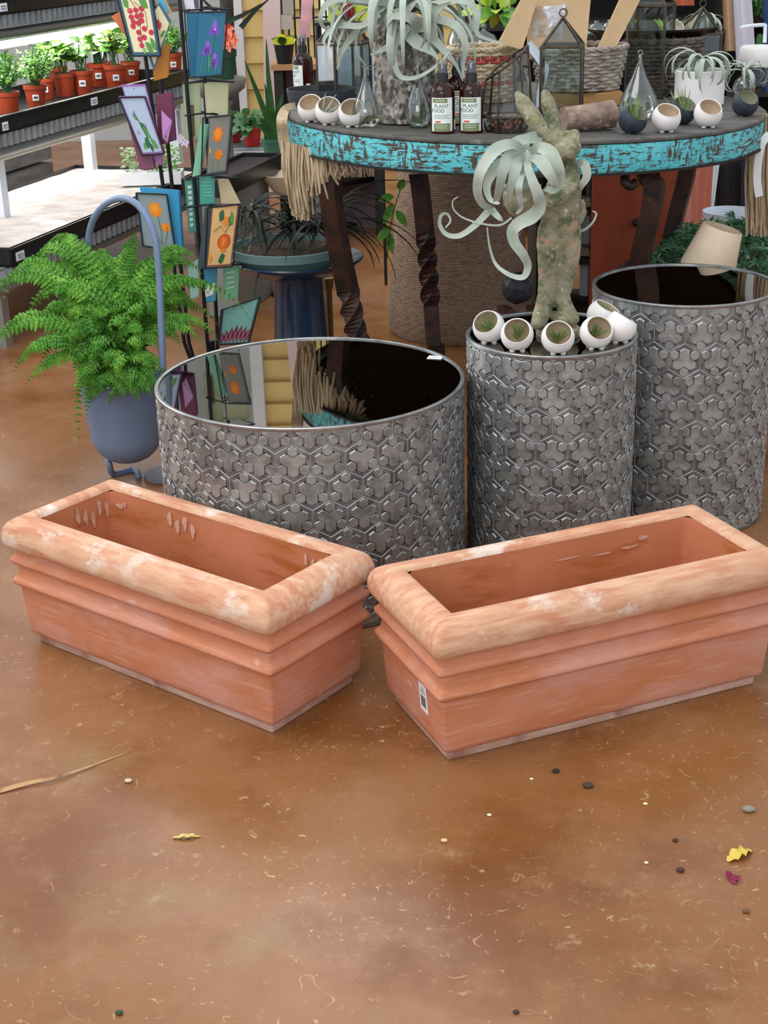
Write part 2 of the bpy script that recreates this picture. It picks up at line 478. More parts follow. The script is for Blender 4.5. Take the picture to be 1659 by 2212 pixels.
smudge(tA, MA, [(-.05+.02*i, .248-.01*(i % 3), .006, .018) for i in range(5)],
       lambda s, z: Vector((1, 0, 0)) if s is None else Vector((-HL+inn(z)+.0005, s+.05, z)))
smudge(tA, MA, [(.24+.018*i, .25-.006*(i % 2), .005, .013) for i in range(3)]+[(.24+.018*i, .222, .005, .009) for i in range(3)],
       lambda s, z: Vector((0, -1, 0)) if s is None else Vector((s, HW-inn(z)-.0005, z)))
smudge(tB, MB_, [(.17, .235, .02, .003), (.11, .232, .02, .002), (.03, .238, .03, .002), (.2, .25, .012, .005)],
       lambda s, z: Vector((0, -1, 0)) if s is None else Vector((s, HW-inn(z)-.0005, z)))
# barcode sticker on the short left end of the right trough
st = MB(); ik = MB()
def endp(s, z, e=0): return MB_ @ Vector((-(HL+.0149+.0030*(z-.06)/.04)-e, s, z))
sx = -.055
nn = MB_.to_3x3() @ Vector((-1, 0, 0))
st.slab([endp(sx-.016, .07), endp(sx+.016, .07), endp(sx+.016, .132), endp(sx-.016, .132)], nn, .0008)
so = obj('price_sticker', st, M_sticker, tB, label='white barcode sticker')
for i in range(9):
    s0 = sx-.010+i*.0023; w = .0006+.0007*((i*7) % 3)/2
    ik.slab([endp(s0, .08, .001), endp(s0+w, .08, .001), endp(s0+w, .103, .001), endp(s0, .103, .001)], nn, .0002)
for z, w in ((.109, .011), (.113, .009), (.118, .007)):
    ik.slab([endp(sx-w, z, .001), endp(sx+w, z, .001), endp(sx+w, z+.0012, .001), endp(sx-w, z+.0012, .001)], nn, .0002)
obj('barcode', ik, M_ink, so)

# ------------------------------------------------------------------ hammered metal drum tables
M_steel = mat('hammered_grey_metal', '#b0b3b1', .44, .82, layers=[
    dict(scale=24, col='#8b8d8b', lo=.42, hi=.6, detail=7),
    dict(scale=30, stretch=(1, 1, .25), col='#c2c3c5', lo=.55, hi=.75, detail=4, amt=.6),
    dict(scale=5, col='#8d8882', lo=.55, hi=.75, loc=(3, 3, 3), amt=.5)],
    rlayer=dict(scale=25, lo=.4, hi=.65, to=.5), bump=dict(scale=70, str=.25, d=.001))
M_steel_lo = mat('metal_groove', '#989a99', .42, .72, layers=[dict(scale=30, col='#6d6c6e', lo=.4, hi=.6)])
M_steel_hi = mat('worn_metal_edge', '#b3b2b5', .42, .7)
M_rimband = mat('smooth_metal_rim', '#a9abab', .34, .85, layers=[dict(scale=30, col='#8d8f90', lo=.4, hi=.65)])
M_hole = mat('pierced_hole', '#0b0b0b', .9)
M_mirror = mat('dusty_mirror_glass', '#8c8880', .02, 1.0, layers=[
    dict(scale=160, col='#d9d6cd', lo=.66, hi=.71, detail=3, amt=.4, mask=dict(scale=9, lo=.5, hi=.62)),
    dict(scale=7, col='#7d7a74', lo=.45, hi=.7, amt=.5)], rlayer=dict(scale=160, lo=.70, hi=.75, detail=3, to=.4))
def drum(x, y, R, h, ncol, flip, label, rot0=0):
    t = thing('drum_table', label, 'side table', (x, y, 0), 'hammered metal drum tables')
    S3 = math.sqrt(3)
    L = 2*PI*R/(ncol*S3)
    def mp(s, z, e=0):
        g = s/R+rot0
        return Vector((x+(R+e)*math.cos(g), y+(R+e)*math.sin(g), min(max(z, .012), h-.0075)))
    body = MB()
    n = ncol*6
    body.lathe([(R-.004, .0), (R-.001, .002), (R-.0006, .012), (R-.0006, h-.0075), (R-.003, h-.0072), (R-.02, h-.0072)], (x, y, 0), n)
    b = obj('drum_body', body, M_steel_lo, t, smooth=.6)
    lp = MB(); lp.lathe([(R-.003, h-.0078), (R+.0022, h-.0076), (R+.003, h-.005), (R+.0028, h-.0015), (R+.0012, h), (R-.0045, h), (R-.006, h-.001), (R-.006, h-.006)], (x, y, 0), 120, cap=False)
    obj('rim_band', lp, M_rimband, t, smooth=.6, label='smooth pale metal rim')
    pl = MB(); sg = -1 if flip else 1
    rows = int(h/(1.5*L))+3
    w = .56*L; kk = w/S3
    def face_pts(cs, cz, pts, e): return [mp(cs+px_, cz+sg*pz, e) for px_, pz in pts]
    for r in range(-1, rows):
        cz = r*1.5*L + .35*L
        if cz < -.9*L or cz > h+.9*L: continue
        for c in range(ncol):
            cs = (c + (.5 if r % 2 else 0))*S3*L
            # three-lobed plate
            outer = []
            for k in range(3):
                a = PI/2*3 + k*2*PI/3            # lobes: down, up-right, up-left
                d = Vector((math.cos(a), math.sin(a))); p_ = Vector((-d.y, d.x))
                km = Vector((math.cos(a-PI/3), math.sin(a-PI/3)))*kk
                e1 = d*(.60*L); tip = d*(.60*L+w*.29)
                outer += [km, e1-p_*(w/2), tip, e1+p_*(w/2)]
            def put(o, s_in, hh, ctr):
                lo_ = [(q.x, q.y) for q in o]
                hi_ = [(ctr.x+(q.x-ctr.x)*s_in, ctr.y+(q.y-ctr.y)*s_in) for q in o]
                k = len(o)
                vs_ = face_pts(cs, cz, lo_, .0002)+face_pts(cs, cz, hi_, hh)+face_pts(cs, cz, [(ctr.x, ctr.y)], hh)
                fs = []
                for i in range(k):
                    j = (i+1) % k
                    q1 = (i, j, k+j, k+i); q2 = (k+i, k+j, 2*k)
                    fs += [q1, q2] if sg > 0 else [q1[::-1], q2[::-1]]
                pl.add(vs_, fs, 0)
            put(outer, .92, .0021, Vector((0, 0)))
            for k in range(3):                    # small hexagons at the other corners
                a = PI/2 + k*2*PI/3
                ctr = Vector((math.cos(a), math.sin(a)))*(.645*L)
                put([ctr+Vector((math.cos(a+i*PI/3), math.sin(a+i*PI/3)))*(.285*L) for i in range(6)], .87, .0016, ctr)
                # raised line: the three edges that this cell owns
                for sgn in (-1, 1):
                    hp = ctr + Vector((math.cos(a+sgn*PI*.60), math.sin(a+sgn*PI*.60)))*(.325*L)
                    tri = [hp+Vector((math.cos(a+i*2*PI/3), math.sin(a+i*2*PI/3)))*(.062*L) for i in range(3)]
                    vs_ = face_pts(cs, cz, [(q.x, q.y) for q in tri], .0012)
                    pl.add(vs_, [(0, 1, 2) if sg > 0 else (2, 1, 0)], 2)
            cor = [Vector((math.cos(PI/6+i*PI/3), math.sin(PI/6+i*PI/3)))*L for i in range(6)]
            for i in range(3):
                A_, B_ = cor[i], cor[i+1]
                d = (B_-A_).normalized(); p_ = Vector((-d.y, d.x))*.0011
                q = [A_-p_, B_-p_, A_, B_, A_+p_, B_+p_]
                vs_ = face_pts(cs, cz, [(q[0].x, q[0].y), (q[1].x, q[1].y)], 0)+face_pts(cs, cz, [(q[2].x, q[2].y), (q[3].x, q[3].y)], .0008)+face_pts(cs, cz, [(q[4].x, q[4].y), (q[5].x, q[5].y)], 0)
                fs = [(0, 1, 3, 2), (2, 3, 5, 4)]
                pl.add(vs_, [f_[::-1] for f_ in fs] if flip else fs, 1)
    obj('embossed_panel', pl, [M_steel, M_steel_hi, M_hole], t)
    gl = MB(); gl.lathe([(R-.0062, h-.0070), (R-.0062, h-.0035)], (x, y, 0), 96)
    obj('mirror_top', gl, M_mirror, t, smooth=.5, label='dusty dark mirror top')
    return t
D0 = (-.155, 3.094, .3375, .458)
D1 = (.383, 3.153, .1875, .5306)
D2 = (.727, 3.407, .2140, .572)
d0 = drum(*D0, 30, False, 'low wide hammered metal drum table with bare dusty mirror top', .03)
d1 = drum(*D1, 17, True, 'narrow metal drum table carrying the rabbit statue and white pots', .0)
d2 = drum(*D2, 19, True, 'tall metal drum table at far right with bare mirror top', .08)
p = P(940, 772, z=.4555); mb = MB()
mb.box(p, (.034, .024, .0008), Matrix.Rotation(-.3, 3, 'Z'))
so = obj('maker_sticker', mb, M_sticker, d0, label='small white paper sticker')
mb = MB(); mb.box(p+Vector((0, 0, .0006)), (.018, .002, .0004), Matrix.Rotation(-.3, 3, 'Z')); obj('printed_line', mb, mat('grey_ink', '#8d9096', .6), so)
# ------------------------------------------------------------------ blue plant stand and fern
M_blue = mat('slate_blue_paint', '#6d7f9b', .42, layers=[dict(scale=60, col='#7587a2', lo=.45, hi=.7, amt=.4)], bump=dict(scale=160, str=.06, d=.001))
FY = 3.72
pc = P(262, 815, Y=FY); pbz = P(262, 995, Y=FY).z
pr = 92*mpp(pc)
pcx, pcz = pc.x, pc.z
t = thing('plant_stand', 'slate blue hanging pot stand with tall hoop handle holding the fern', 'plant stand', (pcx, FY, 0))
mb = MB()
hgt = pcz-pbz
prof = [(.001, pbz)]
for i in range(1, 9):
    a = PI/2*i/8
    prof.append((pr*.86*math.sin(a)**.8, pbz+.09*(1-math.cos(a))))
prof += [(pr*.93, pbz+hgt*.62), (pr, pcz), (pr-.004, pcz+.001), (pr-.006, pcz-.004), (pr*.9, pcz-.03), (.001, pcz-.031)]
mb.lathe(prof, (pcx, FY, 0), 40)
obj('pot', mb, M_blue, t, smooth=.8)
hoop = []
for u, v, dy in ((232, 985, .03), (214, 900, .10), (196, 760, .12), (190, 640, .12), (190, 540, .11), (196, 490, .09), (214, 455, .06), (240, 434, .03), (268, 429, 0), (294, 440, -.04), (318, 470, -.07), (336, 520, -.09), (344, 600, -.10), (348, 700, -.11), (352, 800, -.12), (352, 900, -.12)):
    hoop.append(P(u, v, Y=FY+dy))
mb = MB(); mb.tube(smoothpath(hoop, 4), .0088, 12); obj('hoop_handle', mb, M_blue, t, smooth=3.1)
fl = P(246, 1024, z=.006)
mb = MB(); mb.tube(smoothpath([hoop[0], P(236, 1003, Y=FY-.01), fl, fl+Vector((.05, .03, 0)), P(300, 1030, z=.006)], 5), .0088, 12); obj('leg', mb, M_blue, t, smooth=3.1)
bc = P(360, 1030, z=0)
mb = MB(); mb.lathe([(.001, .0), (.06, 0), (.062, .003), (.06, .012), (.001, .013)], (bc.x, bc.y, 0), 32); obj('base_plate', mb, mat('dark_grey_base', '#5b5c63', .5), t, smooth=.6)

M_fern = mat('fern_green', '#4f8c28', .6, layers=[dict(scale=16, col='#7db242', lo=.45, hi=.66), dict(scale=9, col='#346a20', lo=.5, hi=.68, loc=(3, 3, 3))])
M_rachis = mat('fern_stalk', '#6f8a3a', .6)
fern = thing('boston_fern', 'lush green fern spilling over the slate blue pot', 'fern', (pcx, FY, pcz-.03))
def frond(p0, p1, p2, p3, wid, rng, side=None, npin=34):
    pts = []
    K = npin
    for i in range(K+1):
        s = i/K
        pts.append(p0*(1-s)**3+p1*3*s*(1-s)**2+p2*3*s*s*(1-s)+p3*s**3)
    mb = MB()
    mb.tube(pts, [.0016*(1-.7*i/K) for i in range(K+1)], 5, mi=1)
    view = Vector((0, -1, .35)).normalized()
    for i in range(2, K+1):
        s = i/K
        tg = (pts[min(i+1, K)]-pts[i-1]).normalized()
        up = Vector((0, 0, 1)) if abs(tg.z) < .75 else view
        up = (up*.6+view*.6).normalized()
        b = tg.cross(up)
        if b.length < .05: b = tg.orthogonal()
        b.normalize(); n = b.cross(tg).normalized()
        env = min(1, (s*3.2)**.7)*(1-s**3.0)*.92+.08
        for sd in (-1, 1):
            ln = wid*env*(.78+.44*rng.random())
            d = (b*sd + tg*(.30+.15*rng.random()) - n*(.05+.25*rng.random())).normalized()
            c = tg
            m = 6; vs_ = []
            wv = min(.0100, ln*.30)
            roll = .5*(rng.random()-.5)
            cc = (c*math.cos(roll)+n*math.sin(roll))
            for j in range(m+1):
                q = j/m
                cen = pts[i]+d*(ln*q)-n*(ln*.28*q*q)
                ww = wv*(1-q**2.2)*(1.0 if j % 2 == 0 else .62)+.0006
                rf = n*(.0032*(1 if j % 2 else -1)*(.5+rng.random()))
                vs_ += [cen-cc*ww*.75+rf, cen+n*.0007, cen+cc*ww-rf]
            fs = []
            for j in range(m):
                o = j*3
                fs += [(o, o+1, o+4, o+3), (o+1, o+2, o+5, o+4)]
            mb.add(vs_, fs, 0)
    obj('frond', mb, [M_fern, M_rachis], fern)
rg = random.Random(3)
root = Vector((pcx, FY, pcz-.015))
# tips as (px, py, depth offset, rise of the arch, half width)
tips = [(-30, 665, -.10, .16, .040), (5, 655, .08, .20, .038), (-35, 765, -.16, .12, .036), (-10, 740, .0, .12, .040), (30, 800, -.2, .10, .038), (58, 828, -.15, .09, .036),
        (110, 590, .10, .10, .038), (92, 560, .15, .16, .034), (60, 600, .1, .18, .036), (172, 962, -.14, .14, .026), (166, 860, -.2, .10, .034), (252, 862, -.2, .06, .016), (192, 800, -.2, .08, .034),
        (292, 502, .10, -.05, .046), (240, 560, .12, .04, .040), (225, 600, .05, .06, .040), (320, 560, .15, .02, .040), (418, 556, .12, .10, .036), (435, 590, .15, .12, .036), (408, 548, .2, .06, .034), (505, 675, -.02, .16, .026), (540, 690, .05, .18, .022),
        (470, 735, -.05, .11, .030), (468, 700, .1, .13, .032), (440, 745, -.12, .09, .030), (330, 800, -.2, .05, .034), (400, 690, .1, .10, .040), (380, 640, .1, .09, .042), (352, 700, -.06, .10, .040), (185, 640, .02, .08, .042), (150, 700, -.05, .09, .042), (120, 760, -.1, .09, .042), (205, 700, -.1, .09, .040),
        (285, 640, -.05, .05, .042), (250, 680, -.1, .06, .040), (310, 730, -.15, .07, .038), (230, 790, -.2, .05, .034), (300, 770, -.18, .08, .034), (160, 800, -.15, .09, .038), (345, 760, -.12, .08, .034), (105, 700, .1, .14, .040), (75, 720, .05, .14, .040), (270, 720, -.15, .08, .040), (390, 745, -.1, .08, .034), (340, 960, .02, .10, .022), (336, 870, -.06, .08, .020), (196, 868, -.19, .05, .030), (236, 872, -.21, .04, .028), (268, 858, -.22, .04, .030), (300, 864, -.21, .04, .028), (326, 858, -.2, .05, .030), (215, 856, -.2, .06, .034), (284, 850, -.22, .06, .034), (185, 905, -.16, .08, .03), (200, 850, -.17, .06, .03), (225, 842, -.18, .05, .032), (278, 838, -.2, .05, .034), (310, 850, -.19, .05, .032), (338, 838, -.18, .06, .032), (185, 820, -.12, .08, .036), (255, 812, -.22, .06, .036), (160, 745, -.15, .1, .044), (205, 775, -.18, .08, .04), (360, 815, -.14, .08, .034), (420, 660, .05, .1, .042), (180, 590, .15, .1, .044), (350, 610, .14, .05, .044), (215, 545, .2, .06, .04), (135, 665, -.02, .12, .046), (60, 690, -.06, .16, .042), (90, 780, -.1, .11, .042), (455, 640, .1, .13, .034), (400, 720, -.02, .1, .038), (300, 690, -.1, .08, .044), (215, 730, .1, .12, .04), (325, 650, .12, .08, .04), (140, 640, .12, .12, .04), (265, 600, .2, .04, .042)]
for (u, v, dy, rise, w) in tips:
    p3 = P(u, v, Y=FY+dy)
    p0 = root+Vector((rg.uniform(-.04, .04), rg.uniform(-.03, .03), 0))
    flat = p3-p0
    p1 = p0+Vector((flat.x*.15, flat.y*.15, max(rise, .03)+max(flat.z, 0)*.55))
    p2 = p0+Vector((flat.x*.72, flat.y*.72, max(flat.z, 0)*.95+rise*1.15))
    if flat.z < -.05: p2 = p0+Vector((flat.x*.98, flat.y*.98, rise*1.05))
    frond(p0, p1, p2, p3, w, rg)

# ------------------------------------------------------------------ card spinner rack
RY = 4.32
rack = thing('card_rack', 'dark wire spinner rack full of botanical cards', 'display rack', (P(450, 740, Y=RY).x, RY, 0))
cen = P(450, 740, Y=RY)
mb = MB(); mb.lathe([(.001, 0), (.13, 0), (.13, .006), (.02, .02), (.014, .03), (.014, .20), (.001, .2)], (cen.x, RY+.05, 0), 24); obj('base', mb, M_wire, rack, smooth=.6)
for (u0, u1, dy) in ((294, 398, 0), (326, 408, .06), (386, 448, 0), (432, 470, .05)):
    mb = MB(); a = P(u0, -25, Y=RY+dy); b = P(u1, 740, Y=RY+dy)
    mb.tube([a, b, Vector((cen.x+(b.x-cen.x)*.4, RY+.05, .015))], .0058, 8); obj('upright_rod', mb, M_wire, rack, smooth=.8)
def cardpt(q, a, b, yl, yr, e=0):
    (u, v) = [q[0][k]*(1-a)*(1-b)+q[1][k]*a*(1-b)+q[2][k]*a*b+q[3][k]*(1-a)*b for k in (0, 1)]
    return P(u, v, Y=yl+(yr-yl)*a-e)
def card(q, yl, yr, edge, face, label, pic=None, border=.05, kind='seed_card', cat='card', th=.003, group=None):
    t = thing(kind, label, cat, cardpt(q, .5, 1, yl, yr), group)
    mb = MB(); mb.slab([cardpt(q, a, b, yl, yr) for a, b in ((0, 0), (1, 0), (1, 1), (0, 1))], (0, 1, 0), th)
    obj('card_stock', mb, mat('card_'+edge.strip('#'), edge, .45, coat=.2), t)
    if face:
        mb = MB(); B = border
        mb.slab([cardpt(q, a, b, yl, yr, .0006) for a, b in ((B, B*.7), (1-B, B*.7), (1-B, 1-B*.7), (B, 1-B*.7))], (0, 1, 0), .0005)
        fo = obj('printed_face', mb, mat('card_'+face.strip('#'), face, .4, coat=.3), t)
        if pic:
            mb = MB(); cols = []
            for it in pic:
                k = it[0]; c = it[1]
                if c not in cols: cols.append(c)
                mi = cols.index(c)
                e = .0009+.0002*len(cols)
                if k == 'disc':
                    _, _, a, b, ra, rb = it[:6]; lob = it[6] if len(it) > 6 else 0; n = 30 if lob else 14
                    pts = []
                    for i in range(n):
                        g = 2*PI*i/n; kk = 1+(.16*math.cos(lob*g) if lob else 0)
                        pts.append(cardpt(q, a+ra*kk*math.cos(g), b+rb*kk*math.sin(g), yl, yr, e))
                    mb.poly_prism(pts, (0, 1, 0), .0003, mi)
                elif k == 'poly':
                    mb.poly_prism([cardpt(q, a, b, yl, yr, e) for a, b in it[2]], (0, 1, 0), .0003, mi)
                elif k == 'leaf':
                    _, _, a, b, dx, dy, w = it
                    L_ = math.hypot(dx, dy); nx, ny = -dy/L_, dx/L_
                    pts = []
                    for i in range(9):
                        s = i/8; ww = w*math.sin(PI*min(1, s*1.02))
                        pts.append((a+dx*s+nx*ww, b+dy*s+ny*ww))
                    for i in range(7, 0, -1):
                        s = i/8; ww = w*math.sin(PI*s)
                        pts.append((a+dx*s-nx*ww, b+dy*s-ny*ww))
                    mb.poly_prism([cardpt(q, x, y, yl, yr, e) for x, y in pts], (0, 1, 0), .0003, mi)
                elif k == 'line':
                    _, _, pl_, w = it
                    mb.tube([cardpt(q, a, b, yl, yr, e) for a, b in pl_], w, 4, mi)
            obj('picture', mb, [mat('print_'+c.strip('#'), c, .5) for c in cols], fo)
    return t
def deck(q, yl, yr, n, shift, edge, label, cat='card', group=None, kind='seed_card'):
    for i in range(n):
        qq = [(u+shift[0]*(i+1), v+shift[1]*(i+1)) for u, v in q]
        card(qq, yl+.006*(i+1), yr+.006*(i+1), edge[i % len(edge)], None, label, kind=kind, cat=cat, group=group, th=.003)
def pocket(q, yl, yr, d=.035):
    mb = MB(); r = .0022
    for b in (0.02, 1.0):
        ring = [cardpt(q, -.02, b, yl, yr, .005), cardpt(q, 1.02, b, yl, yr, .005), cardpt(q, 1.02, b, yl, yr, -d), cardpt(q, -.02, b, yl, yr, -d)]
        mb.tube(ring+[ring[0]], r, 6)
    for a in (-.02, 1.02): mb.tube([cardpt(q, a, .02, yl, yr, .005), cardpt(q, a, 1.0, yl, yr, .005)], r, 6)
    obj('wire_pocket', mb, M_wire, rack, smooth=.8)
G1, G2 = '#5f9a4a', '#2f6b45'
# red tomato card
q = [(252, -12), (326, -14), (346, 121), (286, 121)]
pic = [('line', '#4d6b3f', [(.3, .02), (.45, .2), (.5, .5), (.45, .8)], .0008), ('line', '#4d6b3f', [(.45, .12), (.75, .3), (.72, .55)], .0008)]
for a, b in ((.28, .27), (.28, .37), (.31, .45), (.27, .52), (.46, .26), (.46, .36), (.46, .47), (.64, .24), (.6, .34), (.58, .43), (.62, .56), (.82, .62), (.41, .62), (.4, .73), (.56, .7), (.42, .83)):
    pic.append(('disc', '#c8364a', a, b, .085, .046)); pic.append(('disc', '#ef8d8f', a-.02, b-.012, .025, .012))
pic += [('leaf', G1, .15, .05, .1, .18, .08), ('leaf', G1, .6, .05, .25, .18, .09), ('leaf', G1, .55, .78, .25, .18, .08), ('leaf', '#8fbf5a', .45, .86, .06, .1, .06), ('leaf', G1, .75, .7, .15, .22, .07)]
card(q, RY-.06, RY-.05, '#35637a', '#efe2b9', 'tall cream card of red cherry tomatoes with teal border', pic, .09)
pocket(q, RY-.06, RY-.05)
q = [(302, 38), (334, 12), (368, 38), (333, 152)]
card([(300, 60), (345, 5), (370, 45), (332, 154)], RY-.03, RY-.02, '#35637a', '#ecdcae', 'cream tomato card turned on its point behind the tall tomato card', [('disc', '#c8364a', .62, .42, .1, .09), ('disc', '#c8364a', .66, .56, .08, .08), ('disc', '#7fae4c', .6, .3, .07, .06), ('leaf', G1, .55, .75, .2, .15, .06)], .08)
card([(240, 36), (262, 22), (300, 90), (268, 74)], RY-.02, RY-.01, '#d9794a', None, 'orange card corner poking out left of the tomato card')
card([(326, -20), (352, -12), (372, 26), (350, 40)], RY+.0, RY+.01, '#e08a44', '#58a8c8', 'orange bordered card with a sky blue face above the turned tomato card', None, .12)
deck([(326, 120), (362, 100), (360, 170), (330, 178)], RY+.01, RY+.02, 3, (2, -3), ['#d98a2c', '#e0a23c', '#c96f3a'], 'orange card in the stack beneath the turned tomato card', group='orange cards under the tomato cards')
# lavender cards
q = [(262, 183), (314, 182), (352, 330), (306, 332)]
card(q, RY-.05, RY-.04, '#a06ab0', '#aebfd8', 'tall pale blue lilac bordered card standing behind the herb card', [('disc', '#3a3f4a', .47, .06, .02, .01)], .05)
q2 = [(256, 208), (312, 207), (354, 332), (308, 335)]
pic = [('leaf', G2, .45, .45, .2, .2, .07), ('leaf', G1, .4, .4, -.15, -.1, .06), ('leaf', G1, .4, .5, .3, .25, .07), ('leaf', G2, .5, .7, -.15, .2, .08), ('leaf', G1, .6, .75, .25, .15, .08), ('leaf', G2, .55, .8, .0, .16, .08), ('leaf', G1, .35, .8, -.15, .1, .05), ('line', G2, [(.35, .3), (.5, .6), (.55, .95)], .0012),
       ('line', '#8d7fae', [(.35, .25), (.37, .3), (.32, .33), (.38, .36)], .0012), ('disc', '#b084b8', .22, .62, .05, .03), ('disc', '#b084b8', .62, .5, .05, .03)]
card(q2, RY-.06, RY-.05, '#a06ab0', '#b3c3da', 'pale blue card of green herb leaves with a lilac border', pic, .06)
pocket(q2, RY-.06, RY-.05)
deck([(268, 240), (312, 240), (326, 362), (300, 366)], RY-.05, RY-.04, 5, (2.5, .5), ['#8a4d66', '#c58ab8', '#7d4358'], 'plum edged card in the sheaf behind the herb card', group='plum cards in the herb pocket')
card([(346, 232), (374, 260), (362, 312), (350, 300)], RY-.03, RY-.02, '#7b3f5c', '#cf95d6', 'pink lilac card turned on its corner right of the herb card', [('leaf', G1, .5, .7, .1, .2, .08)], .08)
deck([(335, 205), (368, 198), (374, 300), (340, 310)], RY-.01, RY-.0, 5, (1.5, .5), ['#7b3552', '#9a5f9e', '#6d2d44'], 'plum purple card in the upright stack right of the herb card', group='plum purple cards in the right stack')
card([(318, 325), (352, 318), (352, 352), (346, 358)], RY-.02, RY-.01, '#b878c0', None, 'lilac card tip hanging below the herb card')
# blue marigold card
q = [(295, 415), (359, 418), (378, 542), (310, 532)]
pic = [('disc', '#f08a1f', .55, .3, .21, .13, 7), ('disc', '#f6a02d', .53, .28, .13, .08, 7), ('disc', '#f08a1f', .82, .60, .15, .075, 7), ('disc', '#f6a02d', .82, .6, .09, .045, 5), ('line', '#6f8a74', [(.6, .42), (.65, .7), (.62, .98)], .0012), ('line', '#6f8a74', [(.85, .67), (.75, .85), (.7, .98)], .0012), ('leaf', '#6f8a74', .5, .8, .15, .12, .05)]
card(q, RY-.06, RY-.05, '#5d8f9c', '#8f9ea2', 'blue grey marigold card beside the blue hoop handle', pic, .045)
pocket(q, RY-.06, RY-.05)
deck([(300, 403), (384, 410), (392, 545), (330, 540)], RY-.045, RY-.035, 4, (1.5, .5), ['#3f9ccb', '#2f86b5'], 'bright blue card behind the blue grey marigold card', group='bright blue cards behind the marigold card')
# iris card
q = [(431, 26), (488, 24), (478, 161), (421, 166)]
pic = []
for a, b in ((.62, .25), (.40, .56), (.70, .76)):
    pic += [('leaf', '#7a4fc0', a, b, -.2, .1, .08), ('leaf', '#7a4fc0', a, b, .2, .1, .08), ('leaf', '#8e66d2', a, b+.02, 0, -.14, .09), ('leaf', '#6b3fae', a, b, -.02, .12, .08), ('disc', '#c9a1ea', a+.02, b+.03, .05, .02)]
pic += [('line', '#3f8f6d', [(.62, .33), (.58, .6), (.6, .96)], .0015), ('line', '#3f8f6d', [(.4, .65), (.42, .96)], .0015), ('leaf', '#3f8f6d', .2, .97, .05, -.25, .03), ('leaf', '#4f9f5d', .5, .97, -.02, -.35, .03), ('leaf', '#3f8f6d', .75, .97, .03, -.2, .03)]
card(q, RY-.06, RY-.05, '#1f6f88', '#1f6d8e', 'deep teal card of purple irises', pic, .03)
pocket([(400, 24), (490, 22), (480, 163), (410, 168)], RY-.055, RY-.055)
deck([(400, 26), (430, 26), (426, 166), (408, 166)], RY-.05, RY-.045, 4, (2, -.3), ['#1a6d92', '#2b88a8', '#155a7c'], 'teal card edge in the stack left of the iris card', group='teal cards left of the iris card')
# grey marigold card
q = [(452, 251), (500, 247), (488, 371), (446, 378)]
pic = [('disc', '#ef7f1c', .45, .33, .23, .13, 7), ('disc', '#f59a2f', .45, .31, .14, .08, 7), ('disc', '#ef7f1c', .55, .68, .19, .085, 7), ('disc', '#f59a2f', .55, .67, .1, .05, 5), ('leaf', '#d9a93a', .1, .55, .06, .1, .05), ('leaf', '#7d8a62', .2, .98, .1, -.2, .05), ('leaf', '#7d8a62', .6, .98, -.1, -.2, .05)]
card(q, RY-.06, RY-.05, '#4c5a5e', '#85857f', 'dark grey card of orange marigolds left of the turquoise table', pic, .04)
pocket([(440, 252), (502, 246), (490, 373), (436, 380)], RY-.055, RY-.055)
deck([(430, 270), (444, 268), (426, 378), (412, 382)], RY-.05, RY-.045, 3, (3, 0), ['#8fd3b0', '#c9efe0', '#7cc09c'], 'mint green booklet left of the grey marigold card', 'booklet', 'mint green booklets in the rack', 'booklet')
# green booklets, upper
card([(394, 178), (432, 176), (436, 300), (400, 302)], RY+.02, RY+.03, '#a9b88a', '#b9c49a', 'pale olive green booklet below the iris cards', [('poly', '#75604a', [(.2, .4), (.6, .4), (.6, .95), (.25, .95)])], .05, 'booklet', 'booklet')
card([(440, 180), (494, 178), (492, 250), (446, 252)], RY+.03, RY+.04, '#c3c59a', '#d3d2a6', 'pale yellow booklet above the grey marigold card', None, .05, 'booklet', 'booklet')
card([(392, -20), (430, -20), (432, 22), (402, 24)], RY+.03, RY+.03, '#cfd0dd', '#e2e2ea', 'white and grey booklet standing above the iris card', [('poly', '#5b5260', [(.6, .1), (.95, .1), (.95, .9), (.65, .9)])], .05, 'booklet', 'booklet')
card([(398, 388), (428, 384), (428, 500), (408, 505)], RY+.0, RY+.01, '#4f9080', '#569a88', 'green booklet right of the blue marigold card', [('line', '#d5e6df', [(.3, .15+.09*i), (.3, .19+.09*i)], .003) if False else ('poly', '#cfe3da', [(.2, .12+.1*i), (.5, .12+.1*i), (.5, .18+.1*i), (.2, .18+.1*i)]) for i in range(8)], .04, 'booklet', 'booklet')
card([(430, 382), (464, 380), (464, 440), (432, 442)], RY-.02, RY-.02, '#3f8f8a', '#49a08e', 'teal green booklet above the pumpkin card', [('poly', '#7cc2b2', [(.2, .2+.12*i), (.8, .2+.12*i), (.8, .23+.12*i), (.2, .23+.12*i)]) for i in range(5)], .04, 'booklet', 'booklet')
card([(470, 388), (492, 384), (520, 440), (478, 440)], RY+.0, RY+.0, '#d9c69c', None, 'cream card corner above the pumpkin card')
# pumpkin card
q = [(458, 446), (516, 440), (499, 574), (446, 578)]
pic = [('disc', '#d4561f', .60, .60, .26, .13, 0), ('leaf', '#e9772f', .5, .5, 0, .22, .07), ('leaf', '#e9772f', .66, .5, 0, .22, .07), ('leaf', '#ef9340', .58, .49, 0, .24, .04), ('disc', '#e8862a', .6, .74, .12, .03), ('leaf', '#f0932a', .55, .18, .05, .18, .12), ('leaf', G2, .3, .12, .2, .1, .1), ('leaf', G2, .8, .15, -.05, .2, .1), ('leaf', G2, .45, .92, .25, -.1, .08), ('leaf', G1, .75, .1, .1, .25, .07), ('line', '#5d7a3c', [(.15, .42), (.4, .33), (.6, .45), (.75, .3)], .001), ('poly', '#e8a23a', [(.05, .75), (.2, .85), (.1, .95)])]
card(q, RY-.07, RY-.06, '#8a5d4c', '#e9bb7e', 'peach card of an orange pumpkin and blossom', pic, .045)
